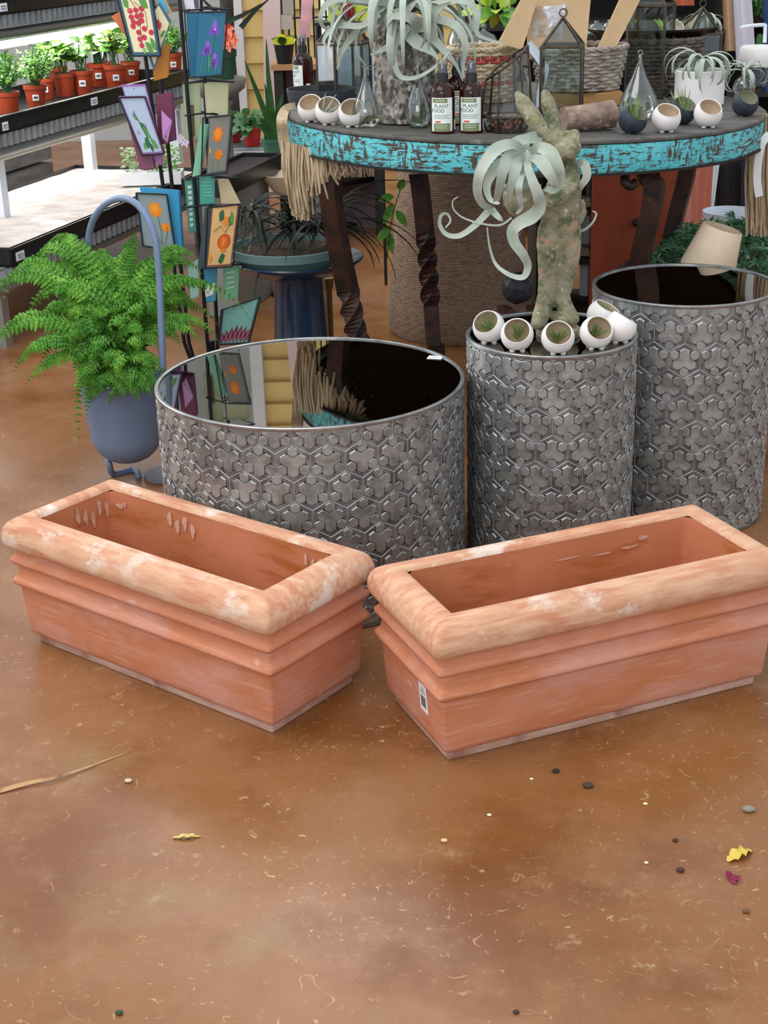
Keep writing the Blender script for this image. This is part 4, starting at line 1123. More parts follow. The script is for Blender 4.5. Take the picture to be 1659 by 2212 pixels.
# ------------------------------------------------------------------ spray bottles
M_amber = mat('amber_glass', '#2a0a06', .06, spec=.5, layers=[dict(scale=12, col='#45130a', lo=.4, hi=.7)])
M_cap = mat('black_sprayer', '#25282d', .4)
M_cover = thin_glass('clear_cap', '#e6ecf0', .3)
M_lab = mat('bottle_label', '#e6ece8', .5)
M_labg = mat('olive_label_band', '#7d8a5e', .5)
M_labr = mat('red_label_mark', '#d8553f', .5)
M_labt = mat('teal_label_ink', '#3d5f63', .5)
def bottle(loc, label, turn, r=.0305):
    t = thing('spray_bottle', label, 'bottle', loc, 'amber plant food bottles')
    x, y, z = loc
    h = .108
    mb = MB(); mb.lathe([(.001, 0), (r*.95, 0), (r, .004), (r, h-.012), (r*.96, h-.002), (r*.8, h+.006), (r*.5, h+.013), (r*.42, h+.016), (r*.42, h+.022), (.001, h+.022)], loc, 36)
    bo = obj('glass_body', mb, M_amber, t, smooth=.7)
    mb = MB(); mb.lathe([(.001, h+.016), (r*.48, h+.016), (r*.48, h+.036), (r*.36, h+.038), (r*.30, h+.05), (r*.30, h+.058), (.001, h+.06)], loc, 24)
    mb.box((x+.004*math.cos(turn), y+.004*math.sin(turn), z+h+.054), (.012, .012, .008))
    sp = obj('sprayer', mb, M_cap, t, smooth=.6)
    mb = MB(); mb.lathe([(r*.40, h+.038), (r*.40, h+.066), (r*.36, h+.068), (.001, h+.068)], loc, 24); obj('clear_cap', mb, M_cover, t, smooth=.6)
    rr = r+.0006
    def patch(a0, a1, z0, z1, e, m, par, nm, lab=None):
        mb = MB(); n = 14; vs_ = []
        for i in range(n+1):
            a = a0+(a1-a0)*i/n
            vs_ += [Vector((x+(rr+e)*math.cos(a), y+(rr+e)*math.sin(a), z+z0)), Vector((x+(rr+e)*math.cos(a), y+(rr+e)*math.sin(a), z+z1))]
        mb.add(vs_, [(2*i, 2*i+2, 2*i+3, 2*i+1) for i in range(n)])
        return obj(nm, mb, m, par, smooth=3.1, label=lab)
    f = -PI/2+turn
    la = patch(f-1.15, f+.75, .006, .088, 0, M_lab, t, 'label', 'white and olive plant food label')
    patch(f-.9, f+.55, .006, .026, .0003, M_labg, la, 'olive_band')
    patch(f-1.0, f+.30, .076, .086, .0003, M_labg, la, 'header_band')
    patch(f-.75, f-.28, .028, .032, .0003, M_labr, la, 'red_mark')
    patch(f+1.05, f+1.5, .008, .034, 0, M_lab, t, 'back_label')
    for zz_, a0, a1 in ((.046, -.9, .5), (.042, -.9, .35), (.038, -.9, .45), (.020, -.7, .3), (.015, -.7, .2)):
        patch(f+a0, f+a1, zz_, zz_+.0009, .0005, M_labt if zz_ > .03 else M_lab, la, 'fine_print')
    def wrap(body, size, a_start, zb, m, par):
        vs_, fs = text_mb(body, size)
        mb = MB()
        mb.add([Vector((x+(rr+.0007)*math.cos(a_start+v.x/rr), y+(rr+.0007)*math.sin(a_start+v.x/rr), z+zb+v.y)) for v in vs_], fs)
        obj('lettering', mb, m, par)
    wrap('PLANT', .0125, f-.83, .064, M_labt, la)
    wrap('FOOD', .0125, f-1.10, .053, M_labt, la)
    wrap('THE SHOP', .0055, f-.75, .079, M_lab, la)
for (u, v, turn, lab) in ((958, 290, .05, 'amber plant food spray bottle at the front left of the bottle trio'), (1020, 289, .05, 'amber plant food spray bottle at the front right beside the glass terrarium'),
                    (990, 272, .5, 'amber spray bottle hidden behind the front pair'), (656, 206, -.75, 'amber spray bottle alone at the back left of the table')):
    p = T(u, v); p.y += .028; p.z = tz(p.x)+.0005
    bottle(p, lab, turn)

# ------------------------------------------------------------------ bark trunk with the big air plant
M_bark = mat('grey_bark', '#aaa49d', .9, layers=[dict(scale=38, stretch=(1, 1, .45), col='#5d5751', lo=.44, hi=.52, detail=8), dict(scale=60, col='#c9c4be', lo=.52, hi=.68, detail=6), dict(scale=20, col='#a59a7a', lo=.6, hi=.75, loc=(3, 3, 3), amt=.5)], bump=dict(scale=48, stretch=(1, 1, .5), str=1, d=.012, detail=8))
def bark_cyl(name, a, b, ra, rb, m, label, cat, seed=0, amp=.12, n=56, k=40):
    a, b = Vector(a), Vector(b); ax = (b-a); Fm = frame_from(ax); L_ = ax.length; mb = MB(); vs_ = []; fs = []
    for i in range(k+1):
        s = i/k; r = ra+(rb-ra)*s
        for j in range(n):
            g = 2*PI*j/n
            q = Vector((math.cos(g)*5.5, math.sin(g)*5.5, s*L_*26+seed))
            d = abs(noise.noise(q*1.3))*amp*1.6+noise.noise(q*3)*amp*.5
            rr = r*(1-amp*.6+d)
            vs_.append(a+Fm @ Vector((rr*math.cos(g), rr*math.sin(g), L_*s)))
    for i in range(k):
        for j in range(n):
            j2 = (j+1) % n; fs.append((i*n+j, i*n+j2, (i+1)*n+j2, (i+1)*n+j))
    fs += [tuple(range(n-1, -1, -1)), tuple(k*n+j for j in range(n))]
    mb.add(vs_, fs); o = obj(name, mb, m, None, smooth=.9); center(o); return tag(o, label, cat)
p = T(877, 272); tr = 66*mpp(p); p.y += tr
p.z = tz(p.x)+.001
ptop = P(877, 40, Y=p.y+.01); ptop.x = p.x+.005
bark_cyl('bark_trunk', p, ptop, tr*1.04, tr*.97, M_bark, 'upright grey bark log standing on the turquoise table', 'log', 2, .17, 72, 60)
def curl_leaf(mb, c, az, el0, L_, w, curl, rng, drift=0, k=26, e_pow=1.0):
    pts = [Vector(c)]; el = el0; a = az; ds = L_/k; side = []
    for i in range(k):
        s = i/k
        el -= curl*(1/k)*(.6+.9*s**e_pow)
        a += drift/k
        d = Vector((math.cos(a)*math.cos(el), math.sin(a)*math.cos(el), math.sin(el)))
        pts.append(pts[-1]+d*ds)
    nr = []
    for i, q in enumerate(pts):
        nr.append(None)
    def nrm(s):
        i = min(int(s*k), k-1); t = (pts[i+1]-pts[i]).normalized()
        h = Vector((math.cos(az+PI/2+drift*s), math.sin(az+PI/2+drift*s), 0))
        return t.cross(h)*-1
    mb.ribbon(pts, lambda s: w*(min(1, .55+s*2.2))*(1-s**1.6)**.8+.0012, nrm, cup=.28, twist=rng.uniform(-.8, .8))
def xero(name, label, c, leaves, rng, cat='air plant', group=None):
    t = thing(name, label, cat, c, group)
    for (az, el, L_, w, curl, dr) in leaves:
        mb = MB(); curl_leaf(mb, c, az, el, L_, w, curl, rng, dr)
        obj('leaf', mb, M_xero, t, smooth=3.1)
    mb = MB(); mb.ball(Vector(c), .012, 10); obj('core', mb, M_xero, t, smooth=3.1)
    return t
rg = random.Random(21)
c = ptop+Vector((0, -.03, .015))
lv = []
for i in range(34):
    az = 2*PI*i/34*1.0+rg.uniform(-.2, .2)-PI/2
    if rg.random() < .8: az = -PI/2+rg.uniform(-1.9, 1.9)
    el = rg.uniform(.2, 1.25); L_ = rg.uniform(.26, .40)
    lv.append((az, el, L_, rg.uniform(.020, .030), rg.uniform(2.4, 4.6), rg.uniform(-1.3, 1.3)))
big = xero('large_air_plant', 'huge curly silver air plant draped over the top of the bark log', c, lv, rg)
def px_ribbon(par, pts, w0, w1, Y, cup=.25, nrm=(0, -1, .25), tw=0, m=None, wmid=None):
    pp = smoothpath([P(u, v, Y=Y+dy) for u, v, dy in pts], 6)
    f = (lambda s: w0+(w1-w0)*s) if wmid is None else (lambda s: (w0+(wmid-w0)*min(1, s*3)) if s < .34 else wmid+(w1-wmid)*((s-.34)/.66))
    mb = MB(); mb.ribbon(pp, f, nrm, cup=cup, twist=tw); return obj('leaf', mb, m or M_xero, par, smooth=3.1)
by = c.y-.05
for pts, w in (([(850, 25, 0), (800, 50, -.02), (765, 75, -.03), (740, 110, -.04), (728, 150, -.05)], .022), ([(870, 10, 0), (790, 0, -.03), (735, -5, -.05), (705, 10, -.06), (692, 40, -.06), (705, 62, -.04), (745, 60, -.02)], .018),
               ([(840, 20, 0), (780, 5, -.03), (730, 0, -.03), (712, 15, -.03), (730, 40, -.02), (760, 50, 0)], .014), ([(930, 10, 0), (1000, 0, -.03), (1030, 30, -.04), (1030, 70, -.04), (1055, 85, -.04), (1085, 92, -.04)], .016),
               ([(900, 40, -.03), (930, 75, -.06), (960, 110, -.07), (985, 140, -.06), (1000, 175, -.05)], .02), ([(870, 60, -.04), (900, 90, -.07), (930, 110, -.08), (948, 128, -.08)], .03),
               ([(850, 50, -.05), (852, 90, -.08), (850, 125, -.09), (865, 165, -.09), (905, 165, -.09), (950, 135, -.08), (975, 105, -.07)], .014), ([(880, 55, -.05), (860, 85, -.07), (830, 105, -.08), (800, 118, -.08)], .022),
               ([(940, 40, -.03), (985, 55, -.06), (1005, 95, -.06), (1000, 140, -.05), (1000, 170, -.05)], .02), ([(855, 70, -.06), (845, 40, -.08), (880, 20, -.1), (900, 0, -.1)], .03), ([(820, 30, -.05), (780, 55, -.06), (730, 55, -.05), (705, 75, -.05), (700, 95, -.05), (720, 105, -.05)], .014),
               ([(900, 60, -.05), (925, 50, -.09), (945, 20, -.1), (975, 5, -.09)], .026), ([(905, 70, -.06), (890, 40, -.1), (850, 35, -.1), (836, 55, -.1)], .026)):
    px_ribbon(big, pts, w, .003, by, wmid=w*1.15, tw=rg.uniform(-.6, .6))

# ------------------------------------------------------------------ glass teardrops
M_tear = thin_glass('blown_glass', '#e9efec', .35)
def teardrop(u, vb, vt, wpx, label, fill, rng):
    p = T(u, vb); p.y += wpx*mpp(p)/2*.9; p.z = tz(p.x)+.001
    s = mpp(p); h = (vb-vt)*s/math.cos(.13); r = wpx*s/2
    t = thing('glass_teardrop', label, 'terrarium', p)
    prof = [(.001, 0), (r*.6, .0), (r*.9, h*.10), (r, h*.2), (r*.93, h*.32), (r*.7, h*.48), (r*.42, h*.64), (r*.2, h*.80), (r*.1, h*.90), (r*.11, h*.95), (r*.06, h), (.001, h*1.005)]
    mb = MB(); mb.lathe(prof, p, 32); obj('glass_drop', mb, M_tear, t, smooth=3.1)
    mb = MB(); rr = r*.12
    mb.tube([p+Vector((rr*math.cos(g*PI/6), 0, h*.99+rr+rr*math.sin(g*PI/6))) for g in range(12)], .0016, 6, closed=True); obj('hanging_loop', mb, M_tear, t, smooth=3.1)
    mb = MB()
    for i in range(70):
        a = rng.uniform(0, 2*PI); q = rng.uniform(0, r*.7); b0 = p+Vector((q*math.cos(a), q*math.sin(a), rng.uniform(.002, h*.16)))
        if fill == 'moss': leaf_blade(mb, b0, Vector((rng.uniform(-1, 1), rng.uniform(-1, 1), rng.uniform(0, 1))), Vector((0, -.5, 1)), .014, .008, rng.randrange(2), seg=2)
        elif i < 26: mb.tube([b0*.4+(p+Vector((0, 0, h*.08)))*.6, p+Vector((q*1.1*math.cos(a), q*1.1*math.sin(a), rng.uniform(h*.06, h*.42)))], [.0016, .0004], 4)
    o = obj('moss_clump' if fill == 'moss' else 'air_plant', mb, [mat('dried_moss', '#8d7a50', .9), mat('brown_moss', '#5d5136', .9)] if fill == 'moss' else [M_airp, M_xero]); center(o)
    tag(o, 'dried moss inside the left glass teardrop' if fill == 'moss' else 'spiky air plant inside the glass drop ' + ('beside the spray bottles' if u < 1000 else 'above the navy pot'), 'moss' if fill == 'moss' else 'air plant')
teardrop(792, 277, 158, 62, 'clear glass teardrop with moss left of the bark log', 'moss', rg)
teardrop(905, 279, 150, 56, 'clear glass teardrop in front of the bark log', 'air', rg)
teardrop(1384, 262, 130, 82, 'large clear glass teardrop behind the navy pot', 'air', rg)
# ------------------------------------------------------------------ glass lanterns and terrariums
def lantern(name, label, p, half, h, roof, sides, rot, ring=True, bar=.0042, base_h=0, cat='lantern'):
    t = thing(name, label, cat, p)
    fr = MB(); pn = MB(); p = Vector(p)
    cs = [p+Vector((half*math.cos(2*PI*i/sides+rot), half*math.sin(2*PI*i/sides+rot), 0)) for i in range(sides)]
    ap = p+Vector((0, 0, h+roof))
    for i in range(sides):
        a = cs[i]; b = cs[(i+1) % sides]; up = Vector((0, 0, h)); lo_ = Vector((0, 0, bar))
        fr.tube([a, a+up], bar, 6); fr.tube([a+lo_, b+lo_], bar, 6); fr.tube([a+up, b+up], bar, 6)
        fr.tube([a+up, ap], bar, 6)
        nn = ((a+b)/2-p); nn.z = 0; nn.normalize()
        pn.slab([a+lo_, b+lo_, b+up, a+up], nn, .0012)
        pn.add([a+up, b+up, ap], [(0, 1, 2)])
    obj('frame', fr, M_bronze, t, smooth=.8); obj('panes', pn, M_pane, t)
    if ring:
        mb = MB(); mb.tube([ap+Vector((.010*math.cos(g*PI/6), 0, .012+.010*math.sin(g*PI/6))) for g in range(12)], .0018, 6, closed=True); obj('ring', mb, M_bronze, t, smooth=.8)
    return t
def on_table(u, v, dy=0):
    p = T(u, v); p.y += dy; p.z = tz(p.x)+.001; return p
p = on_table(745, 222, .06); s = mpp(p)
lantern('glass_lantern', 'tall bronze framed glass lantern behind the three white pots', p, 58*s, 118*s, 62*s, 6, .2)
p = on_table(1218, 262, .06); s = mpp(p)
lantern('glass_lantern', 'house shaped glass lantern with pointed roof above the rabbit ears', p, 60*s, 150*s, 56*s, 4, .62)
p = on_table(1410, 215, .08); s = mpp(p)
lantern('glass_lantern', 'tall glass lantern behind the glass teardrop at right', p, 56*s, 186*s, 60*s, 4, .35)
p = on_table(1545, 214, .24); s = mpp(p)
lantern('glass_lantern', 'pointed glass lantern behind the white cylinder planter', p, 56*s, 118*s, 50*s, 5, .3)
# slant roofed terrarium
p = on_table(1098, 290, .055); s = mpp(p)
t = thing('slant_terrarium', 'slant roofed glass terrarium with pebbles right of the bottles', 'terrarium', p)
fr = MB(); pn = MB(); r0 = 56*s; hL = 105*s; hH = 172*s
def hexpt(i, k=1.0): a = PI/3*i+.1; return Vector((r0*k*math.cos(a), r0*k*math.sin(a), 0))
tops = []
for i in range(6):
    q = hexpt(i); f_ = (q.x+r0)/(2*r0); tops.append(hexpt(i, .8)+Vector((0, 0, hL+(hH-hL)*f_)))
for i in range(6):
    j = (i+1) % 6; a = hexpt(i, .78); b = hexpt(j, .78); am = hexpt(i)+Vector((0, 0, 30*s)); bm_ = hexpt(j)+Vector((0, 0, 30*s))
    for q, w in ((a, b), (a, am), (am, bm_), (am, tops[i]), (tops[i], tops[j])): fr.tube([p+q+Vector((0, 0, .003)), p+w+Vector((0, 0, .003))], .0030, 6)
    pn.add([p+a, p+b, p+bm_, p+am, p+tops[i], p+tops[j]], [(0, 1, 2, 3), (3, 2, 5, 4)])
obj('frame', fr, M_bronze, t, smooth=.8); obj('panes', pn, M_pane, t)
peb = MB(); rg = random.Random(8)
for i in range(150):
    a = rg.uniform(0, 2*PI); q = r0*.72*math.sqrt(rg.random())
    peb.ball(p+Vector((q*math.cos(a), q*math.sin(a), .008+rg.uniform(0, 22*s))), rg.uniform(.003, .006), 6, rg.randrange(3))
o = obj('pebbles', peb, [mat('grey_pebble', '#6f6762', .8), mat('pink_pebble', '#b5745c', .8), mat('brown_pebble', '#5b4336', .8)], None, smooth=.9); center(o); tag(o, 'reddish pebbles filling the bottom of the slant terrarium', 'pebbles'); o['kind'] = 'stuff'

# ------------------------------------------------------------------ wicker baskets
def basket(label, c, r0, r1, h, m, rows=13, stakes=26, band=None, squash=1.0, group='wicker baskets'):
    t = thing('wicker_basket', label, 'basket', c, group); c = Vector(c)
    mb = MB(); n = stakes*4
    for i in range(rows):
        z = h*(i+.5)/rows; r = r0+(r1-r0)*z/h; ph = PI*(i % 2)
        mi = 1 if band and i in band else 0
        mb.tube([c+Vector(((r+.004*math.sin(stakes/2*2*PI*j/n*1.0+ph))*math.cos(2*PI*j/n), (r+.004*math.sin(stakes/2*2*PI*j/n+ph))*math.sin(2*PI*j/n)*squash, z+.0012*math.sin(j*1.7+i))) for j in range(n)], h/rows*.5, 6, mi, closed=True)
    ms = [m, mat('red_woven_stripe', '#a2463a', .85)] if band else m
    obj('weave', mb, ms, t, smooth=.9)
    mb = MB()
    for j in range(stakes):
        g = 2*PI*(j+.5)/stakes
        mb.tube([c+Vector((r0*math.cos(g), r0*math.sin(g)*squash, 0)), c+Vector((r1*math.cos(g), r1*math.sin(g)*squash, h))], .003, 5)
    obj('stakes', mb, m, t)
    mb = MB()
    for k in range(2):
        mb.tube([c+Vector(((r1+.002+.003*math.sin(18*2*PI*j/72+k*PI))*math.cos(2*PI*j/72), (r1+.002+.003*math.sin(18*2*PI*j/72+k*PI))*math.sin(2*PI*j/72)*squash, h+.003*math.cos(18*2*PI*j/72+k*PI))) for j in range(72)], .005, 6, closed=True)
    obj('braided_edge', mb, m, t, smooth=.9)
    mb = MB(); mb.lathe([(.001, .003), (r0*.98, .003)], c, 32); obj('floor_disc', mb, m, t)
M_wick = mat('grey_wicker', '#a89c90', .85, layers=[dict(scale=40, col='#877a6e', lo=.4, hi=.65), dict(scale=15, col='#c4bab0', lo=.55, hi=.75)])
M_wickd = mat('dark_wicker', '#6c625b', .9, layers=[dict(scale=40, col='#4f4741', lo=.4, hi=.65)])
M_seag = mat('cream_seagrass', '#c3b294', .9, layers=[dict(scale=30, stretch=(1, 1, 4), col='#a39274', lo=.4, hi=.65)])
# wooden tray under the grey basket
p = on_table(1275, 236, .17); s = mpp(p)
mb = MB(); mb.box(p+Vector((.0, 0, 13*s)), (150*s, .20, 26*s)); o = obj('wood_riser', mb, mat('honey_wood', '#b98a58', .6, layers=[dict(scale=5, stretch=(1, 8, 8), col='#a37545', lo=.4, hi=.6)])); center(o); tag(o, 'honey coloured wooden riser under the grey wicker basket', 'riser')
pb = p+Vector((-.012, .0, 26*s+.001))
basket('pale grey wicker basket on the wooden riser behind the rabbit', pb, 84*s, 100*s, 88*s, M_wick, 12, 26, squash=.85)
p = on_table(1052, 232, .16); s = mpp(p)
basket('cream seagrass basket with two red stripes behind the bottles', p, 68*s, 72*s, 110*s, M_seag, 15, 24, band=(5, 11, 12), squash=.9)
p = on_table(1445, 212, .12); s = mpp(p)
basket('dark brown wicker basket behind the navy and white pots', p, 62*s, 84*s, 112*s, M_wickd, 13, 24, squash=.62)
# kraft bags standing in the grey basket
bp0 = Vector(pb)
def bag(q, Y, label, win=None):
    t = thing('kraft_bag', label, 'bag', P((q[2][0]+q[3][0])/2, q[2][1], Y=Y))
    mb = MB(); pts = [P(u, v, Y=Y+dy) for (u, v), dy in zip(q, (.05, .05, 0, 0))]
    mb.slab(pts, (0, 1, .1), .022); obj('paper_body', mb, M_kraft, t)
    if win:
        mb = MB(); mb.slab([P(u, v, Y=Y+dy-.004) for (u, v), dy in zip(win, (.04, .04, .012, .012))], (0, 1, .1), .002)
        obj('clear_window', mb, mat('crinkled_film', '#b9b9bd', .12, 0, layers=[dict(scale=22, col='#e6ebf2', lo=.5, hi=.6, detail=5), dict(scale=14, col='#a58a68', lo=.5, hi=.65, loc=(3, 2, 1))], coat=1, bump=dict(scale=18, str=1.0, d=.02)), t, label='crinkled shiny window')
bag([(1140, -10), (1276, 0), (1264, 128), (1140, 128)], bp0.y-.01, 'kraft paper bag with crinkled clear window in the grey basket', [(1152, 16), (1222, 10), (1212, 112), (1150, 112)])
bag([(1130, -5), (1160, 3), (1128, 108), (1078, 92)], bp0.y-.06, 'narrow kraft bag leaning left beside the windowed bag')
bag([(1345, -10), (1384, -2), (1318, 128), (1288, 116)], bp0.y+.0, 'slim kraft bag leaning right at the edge of the grey basket')
# white cloth ribbon
mb = MB(); mb.ribbon(smoothpath([P(u, v, Y=bp0.y-.115) for u, v in ((1140, 95), (1152, 108), (1168, 130), (1178, 150), (1172, 175), (1166, 205), (1164, 235))], 5), lambda s: .026*(1-.4*s), (0, -1, .1), cup=.3)
o = obj('cloth_ribbon', mb, mat('pale_blue_white_cloth', '#ccd3e2', .8), None, smooth=3.1); center(o); tag(o, 'pale white cloth ribbon hanging from the basket edge behind the rabbit', 'ribbon')
# cork bark log lying on the table
pa = on_table(1220, 290, .04); pb2 = on_table(1328, 285, .05); s = mpp(pa)
bark_cyl('cork_log', pa+Vector((0, 0, 27*s)), pb2+Vector((0, 0, 31*s)), 25*s, 30*s, mat('cork_bark', '#9a8476', .9, layers=[dict(scale=18, col='#7a6558', lo=.4, hi=.6, detail=7), dict(scale=30, col='#b9a08c', lo=.55, hi=.7)], bump=dict(scale=30, str=.8, d=.006)), 'pinkish brown cork bark log lying behind the rabbit head', 'log', 9, .10, 40, 24)
# white cylinder planter with air plant
p = on_table(1520, 234, .07); s = mpp(p); r = 53*s; h = 74*s
t = thing('cylinder_planter', 'white cylinder planter at right holding a silver air plant', 'planter', p)
mb = MB(); mb.lathe([(.001, 0), (r*.95, 0), (r, .005), (r, h-.003), (r-.003, h), (r-.006, h-.003), (r-.006, h*.8), (.001, h*.8)], p, 48); obj('planter_body', mb, M_white, t, smooth=.6)
rg = random.Random(31)
lv = [(2*PI*i/22+rg.uniform(-.1, .1), rg.uniform(.35, 1.15), rg.uniform(.13, .19), rg.uniform(.013, .017), rg.uniform(2.9, 4.2), rg.uniform(-.5, .5)) for i in range(22)]
xero('silver_air_plant', 'silver curly air plant spilling over the white cylinder planter', p+Vector((0, -.01, h*.92+.03)), lv, rg)
p = on_table(1622, 222, .06)
lv = [(2*PI*i/16+rg.uniform(-.1, .1), rg.uniform(.3, 1.2), rg.uniform(.12, .17), rg.uniform(.009, .013), rg.uniform(3, 5), rg.uniform(-.7, .7)) for i in range(16)]
xero('silver_air_plant', 'loose silver air plant behind the rightmost navy pot', p+Vector((.0, .03, .075)), lv, rg)
mb = MB(); mb.ball(p+Vector((.0, .03, .034)), .034, 20, sc=(1, 1, .98)); o = obj('glass_ball', mb, M_tear, None, smooth=3.1); center(o); tag(o, 'clear glass ball under the loose air plant at far right', 'glass ball')
# low black dish
p = on_table(692, 228, .07); s = mpp(p); r = 74*s
t = thing('low_dish', 'low black dish behind the left white pots', 'dish', p)
mb = MB(); mb.lathe([(.001, 0), (r*.93, 0), (r, .036), (r*1.0, .04), (r*.96, .04), (r*.9, .012), (.001, .011)], p, 48); obj('dish_body', mb, mat('matte_black_clay', '#34363b', .6), t, smooth=.6)
# clear glass domes
for (u, v, w, hh, lab) in ((1045, 130, 40, 62, 'clear glass dome behind the striped basket'), (1000, 118, 36, 70, 'clear glass cloche left of the striped basket top')):
    q = P(u, v, Y=4.72); s = mpp(q); r = w*s
    q.z = max(q.z, tz(q.x)+.001)
    base = Vector((q.x, q.y, tz(q.x)+.001)); hh_ = q.z+hh*s-base.z
    t = thing('glass_dome', lab, 'dome', base)
    mb = MB(); mb.lathe([(r, 0), (r, hh_*.55), (r*.9, hh_*.75), (r*.6, hh_*.92), (r*.12, hh_*.99), (r*.10, hh_*1.03), (r*.16, hh_*1.08), (.001, hh_*1.11)], base, 32); obj('glass_bell', mb, M_tear, t, smooth=3.1)
# black riser and wide metal pan at the back right
q = P(1400, 60, Y=4.72); s = mpp(q)
cx_ = q.x; zb_ = tz(cx_)+.001; zp = P(1400, 62, Y=4.72-.12).z
mb = MB(); mb.box((cx_-.02, 4.76, (zb_+zp-.045)/2), (.26, .2, zp-.045-zb_)); o = obj('black_riser', mb, mat('matte_black_wood', '#141416', .7)); center(o); tag(o, 'matte black riser box carrying the wide metal pan', 'riser')
t = thing('metal_pan', 'wide dark metal pan at the back right of the table', 'pan', (cx_+.01, 4.76, zp-.0445))
mb = MB(); r = 152*s
mb.lathe([(.001, 0), (r*.78, 0), (r*.97, .034), (r, .036), (r*1.01, .042), (r*.97, .042), (r*.93, .036), (r*.76, .006), (.001, .006)], (cx_+.01, 4.76, zp-.0445), 64); obj('pan_body', mb, mat('tarnished_pewter', '#5a554d', .35, .8, layers=[dict(scale=12, col='#37332e', lo=.4, hi=.65)]), t, smooth=.6)
zz = zp-.038
q = P(1455, 38, Y=4.68); rg = random.Random(44)
M_shell = mat('cream_shell_ceramic', '#ddd6c8', .6)
ball_pot(Vector((q.x, 4.66, zz)), (.2, -.55, .8), .030, M_shell, 'cream ball pot lying in the wide metal pan', None, M_shell)
lv = [(2*PI*i/18+rg.uniform(-.1, .1), rg.uniform(.2, 1.2), rg.uniform(.11, .16), rg.uniform(.010, .014), rg.uniform(3.5, 6), rg.uniform(-.8, .8)) for i in range(18)]
q = P(1520, 25, Y=4.74); xero('silver_air_plant', 'curly silver air plant in the right of the wide metal pan', Vector((q.x, 4.74, zz+.05)), lv, rg)
lv = [(2*PI*i/9, .8, .09, .010, 1.0, 0) for i in range(9)]
q = P(1440, 10, Y=4.80); mb = MB()
for i in range(9): leaf_blade(mb, Vector((q.x, 4.8, zz)), Vector((math.cos(2*PI*i/9)*.5, math.sin(2*PI*i/9)*.5, 1)), Vector((0, -.4, 1)), .085, .014)
o = obj('spiky_plant', mb, M_leafy); center(o); tag(o, 'small yellow green spiky plant in the metal pan', 'plant')
for i, u in enumerate((1290, 1322, 1350)):
    q = P(u, 20, Y=4.70); base = Vector((q.x, 4.70+.03*i, zz))
    mb = MB(); mb.lathe([(.001, 0), (.026, 0), (.031, .012), (.031, .03), (.02, .045), (.008, .05), (.008, .058)], base, 20); o = obj('glass_ball', mb, M_tear, None, smooth=3.1); center(o)
    tag(o, ('leftmost', 'middle', 'rightmost')[i]+' of the small glass bulbs in the metal pan', 'glass ball', 'glass bulbs in the metal pan')
# antler like branch
mb = MB()
for a in ([(1368, 60), (1362, 30), (1350, -5)], [(1366, 40), (1375, 10), (1385, -10)]):
    mb.tube(smoothpath([P(u, v, Y=4.62) for u, v in a], 4), .004, 6)
o = obj('pale_twig', mb, mat('bleached_twig', '#c9c2b2', .8), None, smooth=.9); center(o); tag(o, 'bleached forked twig standing behind the slim kraft bag', 'twig')

# ------------------------------------------------------------------ rabbit statue
M_moss = mat('mossy_painted_stone', '#837f66', .9, layers=[
    dict(scale=30, col='#99927a', lo=.4, hi=.62, detail=6),
    dict(scale=26, col='#566040', lo=.49, hi=.61, detail=8, rg=.7, loc=(3, 1, 2)),
    dict(scale=17, col='#b98c77', lo=.60, hi=.65, detail=7, loc=(7, 5, 1), amt=.8),
    dict(scale=60, col='#c9c6ad', lo=.60, hi=.64, detail=8, rg=.7, loc=(1, 8, 3), amt=.85),
    dict(scale=90, col='#3c4430', lo=.62, hi=.68, detail=5, loc=(6, 1, 3), amt=.7),
    dict(scale=25, col='#9fa852', lo=.64, hi=.70, detail=6, loc=(5, 9, 4), amt=.6)], bump=dict(scale=90, str=.8, d=.004, detail=8))
BY = 3.165
bs = mpp(P(1210, 480, Y=BY))
def B(u, v, dy=0): return P(u, v, Y=BY+dy)
rab = thing('rabbit_statue', 'mossy stone rabbit statue standing on the narrow drum table holding a bowl', 'statue', (B(1205, 700).x, BY, zt1))
def caps(mb, a, b, ra, rb, n=14, k=7):
    a, b = Vector(a), Vector(b); Fm = frame_from(b-a) if (b-a).length > 1e-6 else Matrix.Identity(3); L_ = (b-a).length
    prof = []
    for i in range(k+1): g = PI/2*i/k; prof.append((max(ra*math.sin(g), 1e-5), -ra*math.cos(g)))
    for i in range(1, k+1): g = PI/2*(1-i/k); prof.append((max(rb*math.sin(g), 1e-5), L_+rb*math.cos(g)))
    mb.lathe(prof, a, n, Fm)
mb = MB()
